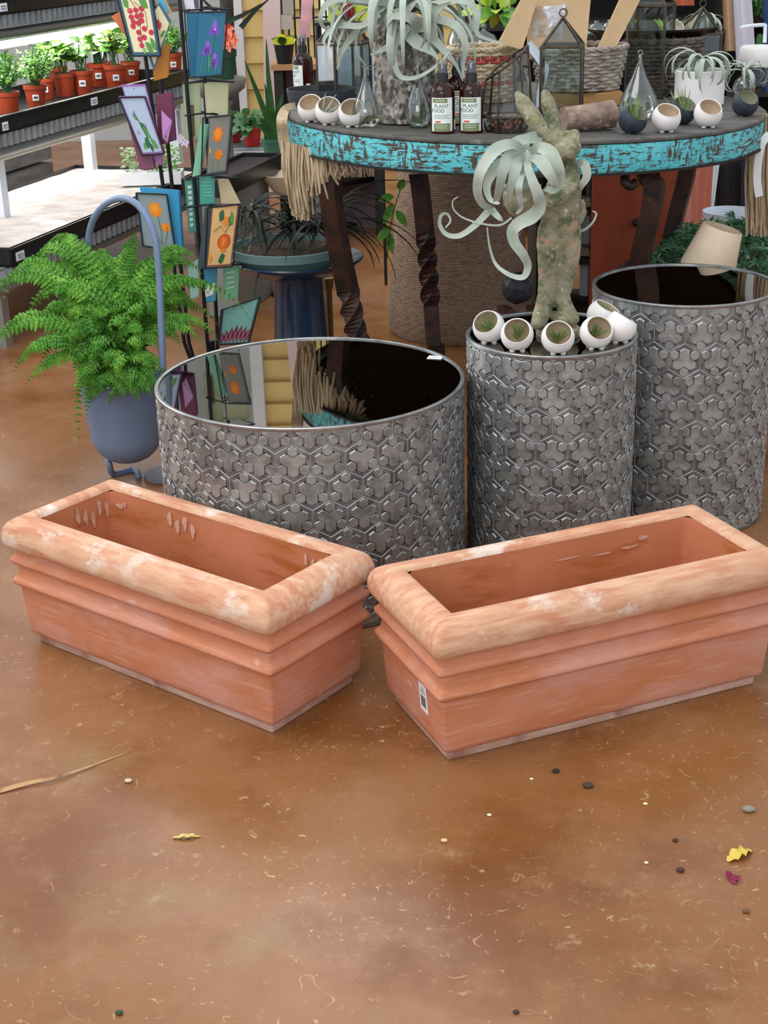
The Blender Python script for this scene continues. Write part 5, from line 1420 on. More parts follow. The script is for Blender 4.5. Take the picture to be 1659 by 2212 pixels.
chain = [
    [(1119, 206, .035, 9), (1130, 222, .03, 16), (1147, 248, .02, 20), (1168, 278, .01, 17), (1190, 300, 0, 14)],
    [(1178, 203, .05, 10), (1184, 222, .045, 16), (1191, 250, .035, 17), (1202, 288, .02, 13)],
    [(1212, 306, .0, 23), (1224, 308, -.005, 27), (1230, 318, -.015, 25)], [(1224, 318, -.02, 22), (1234, 331, -.055, 14), (1238, 327, -.058, 12)], [(1240, 292, -.01, 13), (1244, 300, -.015, 12)], [(1208, 326, -.03, 14), (1216, 335, -.04, 12)],
    [(1224, 335, 0, 19), (1229, 358, .0, 17), (1229, 382, 0, 25), (1224, 410, .0, 33), (1217, 445, 0, 38), (1209, 485, 0, 43), (1206, 505, 0, 40)],
    [(1190, 500, -.01, 30), (1187, 530, -.015, 28), (1187, 560, -.01, 26), (1187, 600, 0, 25), (1182, 640, 0, 21.5), (1172, 672, 0, 20), (1166, 690, -.02, 19)],
    [(1166, 688, 0, 18), (1158, 700, -.035, 13)],
    [(1226, 500, .01, 30), (1228, 530, .0, 28), (1227, 560, .0, 26), (1219, 600, .01, 24), (1211, 640, .01, 20), (1222, 668, .0, 19), (1236, 688, -.02, 17)],
    [(1205, 688, 0, 17), (1214, 692, -.035, 13)],
    [(1236, 388, -.02, 17), (1228, 410, -.05, 16), (1208, 428, -.07, 16), (1186, 437, -.075, 14)],
    [(1200, 395, .02, 16), (1180, 425, .03, 14), (1160, 445, .0, 13)],
    [(1253, 440, .03, 11), (1256, 458, .035, 13), (1250, 476, .03, 11)],
    [(1140, 452, -.02, 14), (1180, 462, -.03, 14)],
]
for ch in chain:
    for (a, b) in zip(ch[:-1], ch[1:]): caps(mb, B(a[0], a[1], a[2]), B(b[0], b[1], b[2]), a[3]*bs, b[3]*bs)
off = rab.location
me = bpy.data.meshes.new('body_raw'); me.from_pydata([v-off for v in mb.v], [], mb.f)
tmp = bpy.data.objects.new('body_raw', me); COL.objects.link(tmp)
rm = tmp.modifiers.new('r', 'REMESH'); rm.mode = 'VOXEL'; rm.voxel_size = .0032
sm = tmp.modifiers.new('s', 'SMOOTH'); sm.factor = .6; sm.iterations = 4
me2 = bpy.data.meshes.new_from_object(tmp.evaluated_get(bpy.context.evaluated_depsgraph_get()))
bpy.data.objects.remove(tmp)
for v in me2.vertices:
    q = v.co+off
    v.co += v.normal*(.0012*noise.noise(q*55)+.0010*noise.noise(q*140))
me2.name = 'body'; me2.materials.clear(); me2.materials.append(M_moss)
me2.polygons.foreach_set('use_smooth', [True]*len(me2.polygons))
o = bpy.data.objects.new('body', me2); COL.objects.link(o); o.parent = rab
mb = MB(); q = B(1205, 706); r = 49*bs
mb.lathe([(.001, 0), (r, 0), (r*1.02, .006), (r*.97, .014), (r*.8, .017), (.001, .017)], (q.x, BY-.015, zt1), 40, wob=lambda g, z: 1+.03*math.sin(3*g)); obj('base', mb, M_moss, rab, smooth=.8)
mb = MB(); q = B(1127, 470, -.03); r = 41*bs
mb.lathe([(.001, 0), (r*.35, 0), (r*.7, .012), (r*.95, .03), (r, .05), (r*.93, .062), (r*1.0, .068), (r*.85, .068), (r*.8, .055), (.001, .05)], q, 36); obj('bowl', mb, M_moss, rab, smooth=.8)
mb = MB()
for (u, v, dy) in ((1222, 316, -.075), (1243, 312, -.055)): mb.ball(B(u, v, dy*.55), 3.4*bs, 10)
obj('eye', mb, M_moss, rab, smooth=3)
# the air plant in its bowl
Q = thing('curly_air_plant', 'curling silver air plant in the bowl held by the rabbit', 'air plant', B(1135, 400, -.04))
XY = BY-.055
rib = [
    ([(1137, 340, -.03), (1112, 312, -.06), (1072, 322, -.08), (1040, 365, -.09), (1031, 410, -.08), (1042, 440, -.06), (1062, 450, -.03)], .010, .012, .022),
    ([(1062, 448, -.03), (1046, 466, -.05), (1022, 490, -.06), (992, 509, -.06), (964, 506, -.06), (950, 485, -.06), (953, 465, -.06), (966, 462, -.05), (973, 477, -.05), (962, 492, -.05)], .013, .003, None),
    ([(1140, 338, -.03), (1105, 335, -.07), (1088, 365, -.09), (1080, 400, -.09), (1072, 436, -.07)], .012, .016, .022),
    ([(1142, 342, -.03), (1120, 350, -.08), (1108, 385, -.10), (1100, 420, -.10), (1090, 445, -.08)], .010, .006, .020),
    ([(1142, 340, -.03), (1140, 360, -.09), (1150, 390, -.11), (1162, 420, -.11), (1166, 445, -.1), (1150, 467, -.09), (1122, 482, -.09), (1107, 500, -.09), (1112, 525, -.09), (1130, 550, -.09), (1140, 575, -.08), (1130, 598, -.08), (1102, 594, -.07), (1072, 572, -.06), (1058, 535, -.05), (1052, 490, -.04)], .010, .003, .024),
    ([(1142, 338, -.03), (1162, 318, -.06), (1188, 330, -.08), (1205, 365, -.09), (1208, 390, -.08), (1196, 410, -.07), (1178, 406, -.05)], .010, .014, .024),
    ([(1140, 340, -.03), (1165, 345, -.09), (1185, 372, -.11), (1200, 402, -.10), (1190, 415, -.08)], .010, .008, .022),
    ([(1136, 344, -.03), (1110, 322, -.04), (1118, 305, -.03), (1145, 300, -.02), (1172, 306, 0)], .010, .016, .020),
    ([(1138, 344, -.02), (1132, 312, -.01), (1140, 296, .02), (1160, 288, .05)], .010, .010, .020),
    ([(1105, 470, -.05), (1080, 486, -.06), (1040, 483, -.06), (1000, 470, -.05), (980, 452, -.05), (978, 434, -.05), (990, 425, -.05)], .004, .002, None),
    ([(1140, 345, -.03), (1122, 395, -.12), (1122, 425, -.12), (1126, 448, -.11), (1115, 462, -.10)], .008, .005, .012),
    ([(1138, 350, -.02), (1108, 340, .02), (1070, 365, .03), (1052, 400, .03), (1058, 430, .02), (1078, 440, .0)], .010, .008, .020),
    ([(1230, 365, .06), (1258, 352, .04), (1268, 378, .03), (1258, 398, .03), (1250, 412, .04)], .010, .010, .017),
    ([(1246, 502, .05), (1266, 494, .03), (1282, 478, .02), (1288, 461, .02), (1280, 456, .02)], .005, .003, None),
    ([(1060, 452, -.03), (1078, 470, -.06), (1086, 478, -.06)], .014, .004, None),
    ([(1108, 475, -.05), (1106, 495, -.06), (1120, 508, -.06), (1124, 503, -.06)], .003, .001, None),
]
rg = random.Random(2)
for pts, w0, w1, wm in rib:
    px_ribbon(Q, pts, w0*1.25, w1, XY, wmid=wm and wm*1.25, nrm=(0, -1, .35), tw=rg.uniform(-.7, .7), cup=.3)
mb = MB(); mb.ball(P(1140, 345, Y=XY-.03), .016, 12, sc=(1, 1, 1.3)); obj('core', mb, M_xero, Q, smooth=3)
mb = MB(); mb.tube(smoothpath([P(1140, 347, Y=XY-.03), P(1135, 380, Y=BY-.04), P(1128, 420, Y=BY-.03), P(1127, 440, Y=BY-.03)], 4), [.013]*13, 8); obj('stem_base', mb, M_xero, Q, smooth=3)
# ------------------------------------------------------------------ macrame runner ends
def fringe(strands, label, name='macrame_hanging'):
    t = thing(name, label, 'macrame', strands[0][0][0])
    mb = MB()
    for pts, r in strands: mb.tube(pts, r, 5)
    o = obj('rope_fringe', mb, M_rope, t, smooth=.9); return t
rg = random.Random(17)
st = []
for i in range(150):
    f_ = i/149; u = 612+f_*145+rg.uniform(-5, 5)
    Y0 = 4.06-.16*f_+rg.uniform(-.02, .02)
    end = 470-10*abs(f_-.28)*20 if f_ < .3 else 445-90*f_+rg.uniform(-15, 15)
    end = {0: 470}.get(i, end)
    if .05 < f_ < .34: end = rg.uniform(440, 478)
    if .34 <= f_ < .62: end = rg.uniform(395, 432)
    if f_ <= .05: end = rg.uniform(370, 420)
    top = 312+38*f_
    a = P(u, top-8, Y=Y0); b = P(u+rg.uniform(-6, 6)+8*f_, (top+end)/2, Y=Y0-.01+rg.uniform(-.01, .01)); c_ = P(u+rg.uniform(-8, 8)+10, end, Y=Y0+rg.uniform(-.01, .01))
    st.append((smoothpath([a, b, c_], 3), .0034))
ft = fringe(st, 'jute macrame fringe hanging from the left side of the turquoise table')
mb = MB(); mb.ribbon(smoothpath([T(640, 236)+Vector((0, 0, .004)), T(618, 240)+Vector((0, 0, .004)), P(609, 255, Y=4.06), P(611, 290, Y=4.06), P(618, 330, Y=4.06)], 4), .03, (0, -1, .3), cup=.2); obj('braided_band', mb, M_rope, ft, smooth=3)
st = []
for i in range(80):
    f_ = i/79; u = 1626+f_*70; Y0 = 4.10+rg.uniform(-.03, .03)
    a = P(u-6, 246, Y=Y0); b = P(u-14+rg.uniform(-4, 4), 380, Y=Y0); c_ = P(u-10+rg.uniform(-8, 8), rg.uniform(470, 512), Y=Y0)
    st.append((smoothpath([a, b, c_], 3), .0032))
ft = fringe(st, 'jute macrame fringe hanging at the right end of the turquoise table')
mb = MB(); mb.ribbon(smoothpath([P(1662, 290, Y=4.04), P(1646, 310, Y=4.03), P(1638, 350, Y=4.03), P(1636, 390, Y=4.03), P(1640, 425, Y=4.03)], 4), .022, (0, -1, .2), cup=.1); o = obj('cloth_ribbon', mb, mat('white_ribbon', '#e4e4e8', .7), None, smooth=3); center(o); tag(o, 'white ribbon tag hanging on the right macrame fringe', 'ribbon')

# ------------------------------------------------------------------ bird bath with green bowl of spiky plants
BX = P(650, 560, Y=4.45); s = mpp(BX); R0 = 143*s
M_bath = mat('glossy_navy_glaze', '#1f3652', .22, spec=.6, layers=[dict(scale=8, col='#16273d', lo=.4, hi=.65), dict(scale=3, col='#2f5272', lo=.55, hi=.75)], coat=.4)
bt = thing('bird_bath', 'glossy navy ceramic pedestal bird bath behind the mirror table', 'bird bath', (BX.x-.01, 4.45, 0))
zc = BX.z; c0 = Vector((BX.x-.01, 4.45, 0))
mb = MB(); mb.lathe([(.001, zc-.045), (.05, zc-.045), (R0*.8, zc-.028), (R0*.97, zc-.004), (R0, zc+.004), (R0*.98, zc+.008), (R0*.9, zc), (R0*.6, zc-.02), (.001, zc-.025)], c0, 64); obj('basin', mb, M_bath, bt, smooth=.9)
mb = MB(); mb.lathe([(.12, 0), (.125, .015), (.105, .04), (.088, .12), (.079, zc-.12), (.078, zc-.06), (.085, zc-.045), (.001, zc-.044)], c0, 48); obj('pedestal', mb, M_bath, bt, smooth=.9)
gx = P(622, 545, Y=4.43); gR = 124*mpp(gx)
gb = thing('green_bowl', 'round sage green plastic planter bowl set in the bird bath', 'planter', (gx.x, 4.43, zc-.012))
zg = zc-.012
mb = MB(); mb.lathe([(.001, 0), (gR*.78, 0), (gR*.92, .035), (gR, .037), (gR*1.01, .062), (gR*.97, .063), (gR*.93, .045), (.001, .044)], (gx.x, 4.43, zg), 56); obj('bowl_body', mb, mat('sage_green_plastic', '#5f7f7c', .5), gb, smooth=.7)
mb = MB(); mb.lathe([(.001, .05), (gR*.92, .045)], (gx.x, 4.43, zg), 40); obj('soil', mb, M_soil, gb)
M_drac = mat('dark_strap_leaf', '#1f2822', .6, spec=.25, layers=[dict(scale=10, col='#33221f', lo=.45, hi=.65), dict(scale=6, col='#2c4431', lo=.5, hi=.7, loc=(2, 2, 2))])
M_stem = mat('pale_grey_stem', '#8c8676', .8)
for k, (u, v0, v1, n, L_, lab) in enumerate(((540, 545, 440, 22, .22, 'spiky dark plant at the left of the green bowl'), (628, 548, 470, 36, .33, 'spiky dark plant with long arching leaves in the middle of the green bowl'), (700, 540, 470, 30, .34, 'spiky dark plant at the right of the green bowl behind the table leg'))):
    b0 = P(u, v0, Y=4.42+.03*k); t1_ = P(u+4, v1, Y=4.42+.03*k)
    t = thing('strap_leaf_plant', lab, 'plant', b0, None)
    mb = MB(); mb.tube(smoothpath([b0, b0.lerp(t1_, .5)+Vector((.004, 0, 0)), t1_], 4), .006, 7); obj('stem', mb, M_stem, t, smooth=.9)
    mb = MB()
    for i in range(n):
        a = rg.uniform(0, 2*PI); el = rg.uniform(.05, 1.2); LL = L_*rg.uniform(.6, 1.1)
        base = b0.lerp(t1_, rg.uniform(.55, 1.0))
        pts = [base]; e_ = el
        for q in range(9):
            e_ -= .17
            pts.append(pts[-1]+Vector((math.cos(a)*math.cos(e_), math.sin(a)*math.cos(e_)*.8, math.sin(e_)))*LL/9)
        mb.ribbon(pts, lambda s_: .012*(1-s_)**.6+.001, (0, -.3, 1), cup=.3)
    obj('foliage', mb, M_drac, t, smooth=3)
# brass stake beside the pedestal
bz = P(717, 600, Y=4.62); bl = Vector((P(714, 735, Y=4.62).x, 4.62, 0))
mb = MB(); mb.lathe([(.011, 0), (.011, bz.z-.04), (.016, bz.z-.03), (.018, bz.z), (.001, bz.z)], bl, 16); o = obj('brass_post', mb, mat('dull_brass', '#7d6f45', .4, .7), None, smooth=.8); center(o); tag(o, 'slim brass post standing right of the navy pedestal', 'post')

# ------------------------------------------------------------------ rope wound cone, dark balls, red cabinet
cx0 = P(985, 560, Y=5.18)
M_sisal = mat('wound_sisal_rope', '#9c8470', .95, layers=[dict(scale=40, stretch=(1, 1, 6), col='#77604f', lo=.42, hi=.62, detail=6), dict(scale=80, stretch=(1, 1, 3), col='#b8a288', lo=.56, hi=.72)], bump=dict(kind='wave', scale=40, dist=1.2, str=.5, d=.004))
ct = thing('rope_planter', 'big tapered planter wound in brown sisal rope beneath the table', 'planter', (cx0.x+.01, 5.18, 0))
mb = MB(); mb.lathe([(.245, 0), (.255, .02), (.252, .12), (.225, .42), (.20, .66), (.196, .70), (.18, .70), (.17, .6), (.001, .6)], (cx0.x+.01, 5.18, 0), 72); obj('planter_body', mb, M_sisal, ct, smooth=.9)
for k, (u, v) in enumerate(((838, 430), (850, 480), (830, 520), (838, 560))):
    pass
vn = thing('trailing_vine', 'few green leaves trailing down left of the rope wound planter', 'vine', P(838, 560, Y=4.92))
mb = MB(); vp = smoothpath([P(866, 405, Y=4.95), P(852, 450, Y=4.93), P(842, 500, Y=4.92), P(836, 560, Y=4.92)], 5); mb.tube(vp, .0022, 5); obj('stem', mb, M_leafd, vn)
mb = MB()
for (u, v, du, dv) in ((850, 425, -32, 4), (856, 455, 22, 30), (848, 440, -20, 40), (842, 490, -30, 30), (838, 500, 10, 44), (862, 410, 10, -26)):
    a = P(u, v, Y=4.93); b = P(u+du, v+dv, Y=4.92); leaf_blade(mb, a, b-a, Vector((.2, -1, .3)), (b-a).length, .03, droop=.1)
obj('foliage', mb, M_leaf, vn, smooth=3)
M_facet = mat('dark_facet_wood', '#2a2c33', .45, layers=[dict(scale=10, col='#3a3d47', lo=.45, hi=.7)])
M_facetb = mat('brown_facet_wood', '#4a2e26', .5, layers=[dict(scale=10, col='#5f3d33', lo=.45, hi=.7)])
def facet(u, v, rpx, Y, m, label):
    c = P(u, v, Y=Y); r = rpx*mpp(c); bm = bmesh_ico(r)
    mb = MB(); mb.add([c+Matrix.Rotation(.4, 3, 'X') @ q for q in bm[0]], bm[1]); o = obj('faceted_ball', mb, m); center(o); return tag(o, label, 'ball', 'faceted balls under the table')
def bmesh_ico(r):
    import bmesh
    b = bmesh.new(); bmesh.ops.create_icosphere(b, subdivisions=2, radius=r)
    vs_ = [v.co.copy() for v in b.verts]; fs = [tuple(v.index for v in f.verts) for f in b.faces]; b.free(); return vs_, fs
yb = 4.15
c1 = facet(1118, 622, 36, yb, M_facet, 'dark slate faceted ball on top of two brown ones under the table')
facet(1086, 690, 33, yb-.02, M_facetb, 'brown faceted ball at lower left under the dark slate ball')
facet(1150, 688, 33, yb+.01, M_facetb, 'brown faceted ball at lower right under the dark slate ball')
fz = P(1118, 722, Y=yb).z
lt = thing('low_stool', 'low dark stool holding the faceted balls under the table', 'stool', (P(1118, 722, Y=yb).x, yb, 0))
mb = MB(); mb.lathe([(.001, fz-.02), (.12, fz-.02), (.12, fz-.001), (.001, fz-.001)], (P(1118, 722, Y=yb).x, yb, 0), 32); obj('seat', mb, M_under, lt, smooth=.6)
for k in range(3):
    g = 2*PI*k/3+.3; cq = Vector((P(1118, 722, Y=yb).x+.08*math.cos(g), yb+.08*math.sin(g), 0))
    mb = MB(); mb.tube([cq, cq+Vector((0, 0, fz-.02))], .012, 8); obj('leg', mb, M_under, lt)
M_red = mat('brick_red_paint', '#9c4529', .55, layers=[dict(scale=3, stretch=(3, 3, .4), col='#b45634', lo=.4, hi=.65, detail=5), dict(scale=18, col='#6f2c1a', lo=.62, hi=.75, amt=.5)])
M_sal = mat('lit_side_red_paint', '#b5604a', .6, layers=[dict(scale=4, stretch=(4, 4, .4), col='#cb8271', lo=.42, hi=.62, detail=6)])  # cabinet red made lighter: the light on its side face is in the colour
A0 = P(1276, 560, Y=5.05); A1 = P(1462, 560, Y=5.02); A2 = P(1530, 540, Y=5.4)
rc = thing('red_cabinet', 'brick red painted cabinet standing under the right of the table', 'cabinet', ((A0.x+A1.x)/2, 5.2, 0))
def gnd(p): return Vector((p.x, p.y, 0))
q = [gnd(A0), gnd(A1), gnd(A1)+Vector((.0, .02, 0)), gnd(A0)+Vector((0, .02, 0))]
mb = MB(); mb.slab(q, (0, 0, 1), .78); obj('front_panel', mb, M_red, rc)
q = [gnd(A1), gnd(A2), gnd(A2)+Vector((-.02, 0, 0)), gnd(A1)+Vector((-.02, .02, 0))]
mb = MB(); mb.slab(q, (0, 0, 1), .78); obj('side_panel', mb, M_sal, rc, label='side panel with light painted into its salmon red')
q = [gnd(A0)+Vector((0, .02, 0)), gnd(A1)+Vector((-.02, .02, 0)), gnd(A2)+Vector((-.02, 0, 0)), gnd(A0)+Vector((.06, .37, 0))]
mb = MB(); mb.slab([v+Vector((0, 0, .74)) for v in q], (0, 0, 1), .02); obj('top_panel', mb, M_red, rc)
mb = MB(); k_ = P(1377, 483, Y=5.0); mb.ball(k_+Vector((0, .015, 0)), .016, 12); obj('knob', mb, mat('plum_iron_knob', '#43303a', .4, .6), rc, smooth=3)
# white uprights
for (u0, v0, u1, v1, Y, w, lab) in ((1537, 352, 1515, 510, 5.5, .02, 'thick white pole right of the red cabinet'), (1549, 352, 1537, 442, 5.6, .010, 'thin white pole beside the thicker white one')):
    a = P(u0, v0, Y=Y); b = P(u1, v1, Y=Y); d = (b-a); b2 = a+d*(a.z/(a.z-b.z)) ; a2 = a-d*.4
    mb = MB(); mb.tube([a2, Vector((b2.x, b2.y, .003))], w, 10); o = obj('white_pole', mb, M_post, None, smooth=.8); center(o); tag(o, lab, 'pole', 'white poles at the right')
a = P(1269, 448, Y=5.5); mb = MB(); mb.tube([Vector((a.x, 5.5, 0)), a+Vector((0, 0, .03))], .022, 10); o = obj('white_pole', mb, M_post, None, smooth=.8); center(o); tag(o, 'white pole seen between the rabbit and the red cabinet', 'pole', 'white poles at the right')
# dark crates behind the rabbit
q = P(1235, 560, Y=5.3)
t = thing('dark_shelf', 'dark shelf unit in the shadow behind the rabbit', 'shelf', (q.x, 5.45, 0))
for z in (.02, .2, .38, .56, .70):
    mb = MB(); mb.box((q.x-.01, 5.45, z), (.22, .3, .018)); obj('board', mb, mat('dark_stained_board', '#2c2622', .7), t)
for x in (-.12, .10):
    mb = MB(); mb.box((q.x+x, 5.45, .37), (.02, .3, .72)); obj('side_panel', mb, mat('dark_stained_board', '#2c2622', .7), t)
rg = random.Random(9)
for z, lab in ((.209, 'pale bundle on the lower board of the dark shelf'), (.389, 'pale bundle on the middle board of the dark shelf'), (.569, 'grey green bundle on the upper board of the dark shelf')):
    mb = MB()
    for i in range(8): mb.tube([Vector((q.x-.10+rg.uniform(0, .02), 5.36+.01*i, z+.012+.008*(i % 3))), Vector((q.x+.07, 5.34+.012*i, z+.012+.01*(i % 2)))], .010, 6)
    o = obj('twig_bundle', mb, mat('pale_dry_twig', '#948a70', .8), None, smooth=.9); center(o); tag(o, lab, 'bundle')

# ------------------------------------------------------------------ right edge: bucket, bush, lampshade
bk = P(1575, 475, Y=4.83); s = mpp(bk); r = 56*s; h0 = P(1575, 520, Y=4.83).z
cr = thing('wooden_crate', 'dark crate carrying the white bucket at right', 'crate', (bk.x, 4.83, 0))
hb = h0-.06
for i in range(3):
    mb = MB(); mb.box((bk.x, 4.83-.14, .05+i*hb/3.2), (.36, .016, hb/4)); obj('slat', mb, M_under, cr)
mb = MB(); mb.box((bk.x, 4.83, hb-.008), (.36, .28, .014)); obj('lid', mb, M_under, cr)
for x in (-.165, .165):
    mb = MB(); mb.box((bk.x+x, 4.83, (hb-.016)/2), (.02, .26, hb-.016)); obj('side_panel', mb, M_under, cr)
t = thing('bucket', 'pale white plastic bucket at the right edge behind the bush', 'bucket', (bk.x, 4.83, hb))
H = P(1575, 455, Y=4.83).z-hb
M_bkt = mat('white_plastic', '#dfe5ee', .4)
mb = MB(); mb.lathe([(.001, 0), (r*.8, 0), (r*.96, H*.9), (r*1.02, H*.9), (r*1.03, H), (r*.97, H), (r*.93, H*.9), (r*.78, .006), (.001, .006)], (bk.x, 4.83, hb), 48); obj('bucket_body', mb, M_bkt, t, smooth=.7)
mb = MB(); mb.tube([Vector((bk.x+r*1.04*math.cos(a*PI/14), 4.83-r*1.04*math.sin(a*PI/14)-.002, hb+H*.86-.02*math.sin(a*PI/14))) for a in range(15)], .003, 6); obj('handle', mb, M_post, t, smooth=.9)
bu = P(1590, 560, Y=4.25)
t = thing('bush', 'bushy dark green needle plant behind the tall drum table', 'plant', (bu.x, 4.3, 0))
mb = MB(); mb.lathe([(.001, 0), (.11, 0), (.14, .30), (.145, .32), (.13, .32), (.12, .28), (.001, .28)], (bu.x, 4.3, 0), 32); obj('pot', mb, M_green_pot, t, smooth=.7)
mb = MB(); sx_ = MB()
for i in range(420):
    a = rg.uniform(0, 2*PI); e_ = rg.uniform(-.2, 1.4); rr = rg.uniform(.55, 1)
    c = Vector((bu.x, 4.3, .38))+Vector((.25*math.cos(a)*math.cos(e_), .13*math.sin(a)*math.cos(e_), .17*math.sin(e_)))*rr
    sx_.tube([Vector((bu.x, 4.3, .30)), c], .0015, 3) if i % 4 == 0 else None
    for k in range(9):
        d = Vector((rg.uniform(-1, 1), rg.uniform(-1, 1), rg.uniform(-.3, 1)))
        leaf_blade(mb, c, d, Vector((0, -1, .5)), .034, .007, k % 2, seg=2)
obj('stem', sx_, M_stem, t); obj('foliage', mb, [mat('needle_green', '#3f6f4c', .6), mat('needle_green_light', '#5c8c62', .6)], t)
# tilted beige lampshade on a floor lamp behind the tall drum
ls = P(1545, 535, Y=3.80); s = mpp(ls)
t = thing('table_lamp', 'beige fabric lampshade tilted over behind the tall drum table', 'lamp', (ls.x+.02, 3.82, 0))
ax = Vector((.30, -.05, 1)).normalized(); Fm = frame_from(ax)
mb = MB(); r1 = 60*s; r2 = 44*s; hh = 92*s
mb.lathe([(r1, -hh*.55), (r1*1.01, -hh*.52), (r2, hh*.48), (r2*.97, hh*.5)], ls, 40, Fm, cap=False)
mb.lathe([(r2*.95, hh*.49), (r1*.97, -hh*.54)], ls, 40, Fm, cap=False)
obj('lamp_shade', mb, mat('beige_linen_shade', '#cbb79f', .85, layers=[dict(scale=8, col='#d6c3aa', lo=.4, hi=.7), dict(scale=90, col='#ac9275', lo=.55, hi=.75, amt=.4)]), t, smooth=.7)
mb = MB(); mb.tube([ls-ax*hh*.5, ls-ax*(hh*.9)+Vector((0, .02, 0)), Vector((ls.x+.02, 3.85, .25)), Vector((ls.x+.02, 3.85, .02))], .012, 8); mb.lathe([(.07, 0), (.07, .01), (.02, .025)], (ls.x+.02, 3.85, 0), 24); obj('lamp_stand', mb, M_black, t, smooth=.8)
# white pump lamp at the upper right edge, cloth and cushion beyond
pq = P(1640, 120, Y=4.85); s = mpp(pq)
t = thing('white_pump_jar', 'white jar with bent metal pump at the upper right edge', 'jar', (pq.x, 4.85, P(1640, 160, Y=4.85).z))
zb_ = P(1640, 128, Y=4.85).z; zb0 = tz(pq.x)+.001
mb = MB(); mb.lathe([(.001, zb_-.02), (38*s, zb_-.02), (42*s, zb_), (42*s, P(1640, 104, Y=4.85).z), (38*s, P(1640, 99, Y=4.85).z), (.001, P(1640, 98, Y=4.85).z)], (pq.x, 4.85, 0), 32); obj('jar_body', mb, M_white, t, smooth=.7)
mb = MB(); mb.tube(smoothpath([P(1652, 92, Y=4.85), P(1653, 60, Y=4.85), P(1650, 54, Y=4.85), P(1620, 56, Y=4.83), P(1600, 60, Y=4.82)], 4), 4*s, 8); obj('pump_spout', mb, M_post, t, smooth=.8)
mb = MB(); mb.lathe([(.001, zb0), (.06, zb0), (.045, zb_-.021), (.001, zb_-.021)], (pq.x, 4.85, 0), 24); obj('pedestal', mb, M_navy, t, smooth=.7)
rg = random.Random(4)
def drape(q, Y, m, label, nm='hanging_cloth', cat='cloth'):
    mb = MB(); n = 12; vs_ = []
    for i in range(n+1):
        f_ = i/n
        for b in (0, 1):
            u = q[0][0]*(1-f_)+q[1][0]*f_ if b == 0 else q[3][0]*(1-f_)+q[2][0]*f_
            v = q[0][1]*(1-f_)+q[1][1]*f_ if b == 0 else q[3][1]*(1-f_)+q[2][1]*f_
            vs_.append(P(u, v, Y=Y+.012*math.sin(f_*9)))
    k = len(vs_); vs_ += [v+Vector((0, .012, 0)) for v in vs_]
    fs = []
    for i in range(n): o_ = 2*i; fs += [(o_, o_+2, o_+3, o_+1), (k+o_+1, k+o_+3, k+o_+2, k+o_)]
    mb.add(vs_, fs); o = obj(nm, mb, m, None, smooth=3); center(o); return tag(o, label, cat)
drape([(1583, -30), (1622, -30), (1634, 145), (1592, 145)], 5.6, mat('lavender_white_cloth', '#c9c7d2', .8), 'pale lavender cloth hanging at the upper right behind the pan')
drape([(1648, -30), (1700, -30), (1700, 200), (1652, 200)], 5.8, mat('deep_blue_cloth', '#2f4a78', .8), 'deep blue cloth hanging at the upper right edge')
drape([(1560, -30), (1583, -30), (1590, 110), (1566, 110)], 5.7, mat('tan_timber_strip', '#b59471', .8), 'tan wooden strip beside the lavender cloth', 'wood_strip', 'wood')
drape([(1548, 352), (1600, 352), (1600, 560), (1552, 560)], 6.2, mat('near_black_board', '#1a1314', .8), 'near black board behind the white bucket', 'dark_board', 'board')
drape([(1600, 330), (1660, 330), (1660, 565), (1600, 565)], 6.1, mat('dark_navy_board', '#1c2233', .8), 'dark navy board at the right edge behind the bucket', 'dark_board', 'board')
drape([(1455, -25), (1500, -25), (1500, 12), (1455, 12)], 6.3, mat('terracotta_red_board', '#b0593c', .8), 'terracotta coloured board at the top edge behind the pan', 'painted_board', 'board')
# dark back shelving at the right with plants
M_dshelf = mat('dark_back_shelf', '#2a2523', .8)
t = thing('back_shelf', 'tall dark shelving standing behind the turquoise table', 'shelf', (1.55, 6.9, 0))
for z in (.3, .62, .93, 1.25, 1.6, 1.95):
    mb = MB(); mb.box((1.55, 6.9, z), (2.3, .4, .03)); obj('board', mb, M_dshelf, t)
for x in (.42, 1.55, 2.68):
    mb = MB(); mb.box((x, 6.9, 1.0), (.04, .4, 2.0)); obj('upright', mb, M_dshelf, t)
mb = MB(); mb.box((1.55, 7.09, 1.0), (2.3, .02, 2.0)); obj('back_panel', mb, mat('dark_back_panel', '#1d1a19', .9), t)
def leafy(u, v, Y, rad, n, ms, label, ln=.07, wd=.045, pot=None, zb=None):
    c = P(u, v, Y=Y)
    t = thing('leafy_plant', label, 'plant', (c.x, c.y, zb if zb is not None else c.z-rad), None)
    mb = MB()
    for i in range(n):
        d = Vector((rg.uniform(-1, 1), rg.uniform(-1, 1), rg.uniform(-.5, 1))).normalized()
        leaf_blade(mb, c+d*rad*rg.uniform(.2, .9), d+Vector((rg.uniform(-.5, .5), -.2, .1)), Vector((rg.uniform(-.4, .4), -1, .6)), ln*rg.uniform(.7, 1.2), wd, i % len(ms), droop=.3)
    obj('foliage', mb, ms, t, smooth=3)
    if pot:
        pm, pr_, pz0, pz1 = pot
        mb = MB(); mb.lathe([(.001, pz0), (pr_*.8, pz0), (pr_, pz1-.02), (pr_*1.06, pz1-.02), (pr_*1.06, pz1), (pr_*.9, pz1), (.001, pz1-.02)], (c.x, c.y, 0), 28); obj('pot', mb, pm, t, smooth=.7)
    return t
leafy(1075, 25, 6.0, .09, 40, [M_leaf, M_leafy], 'bright green leafy plant at the top behind the kraft bags', .09, .05)
leafy(1628, 35, 6.6, .10, 40, [M_leafd], 'dark green plant between the hanging cloths at upper right')

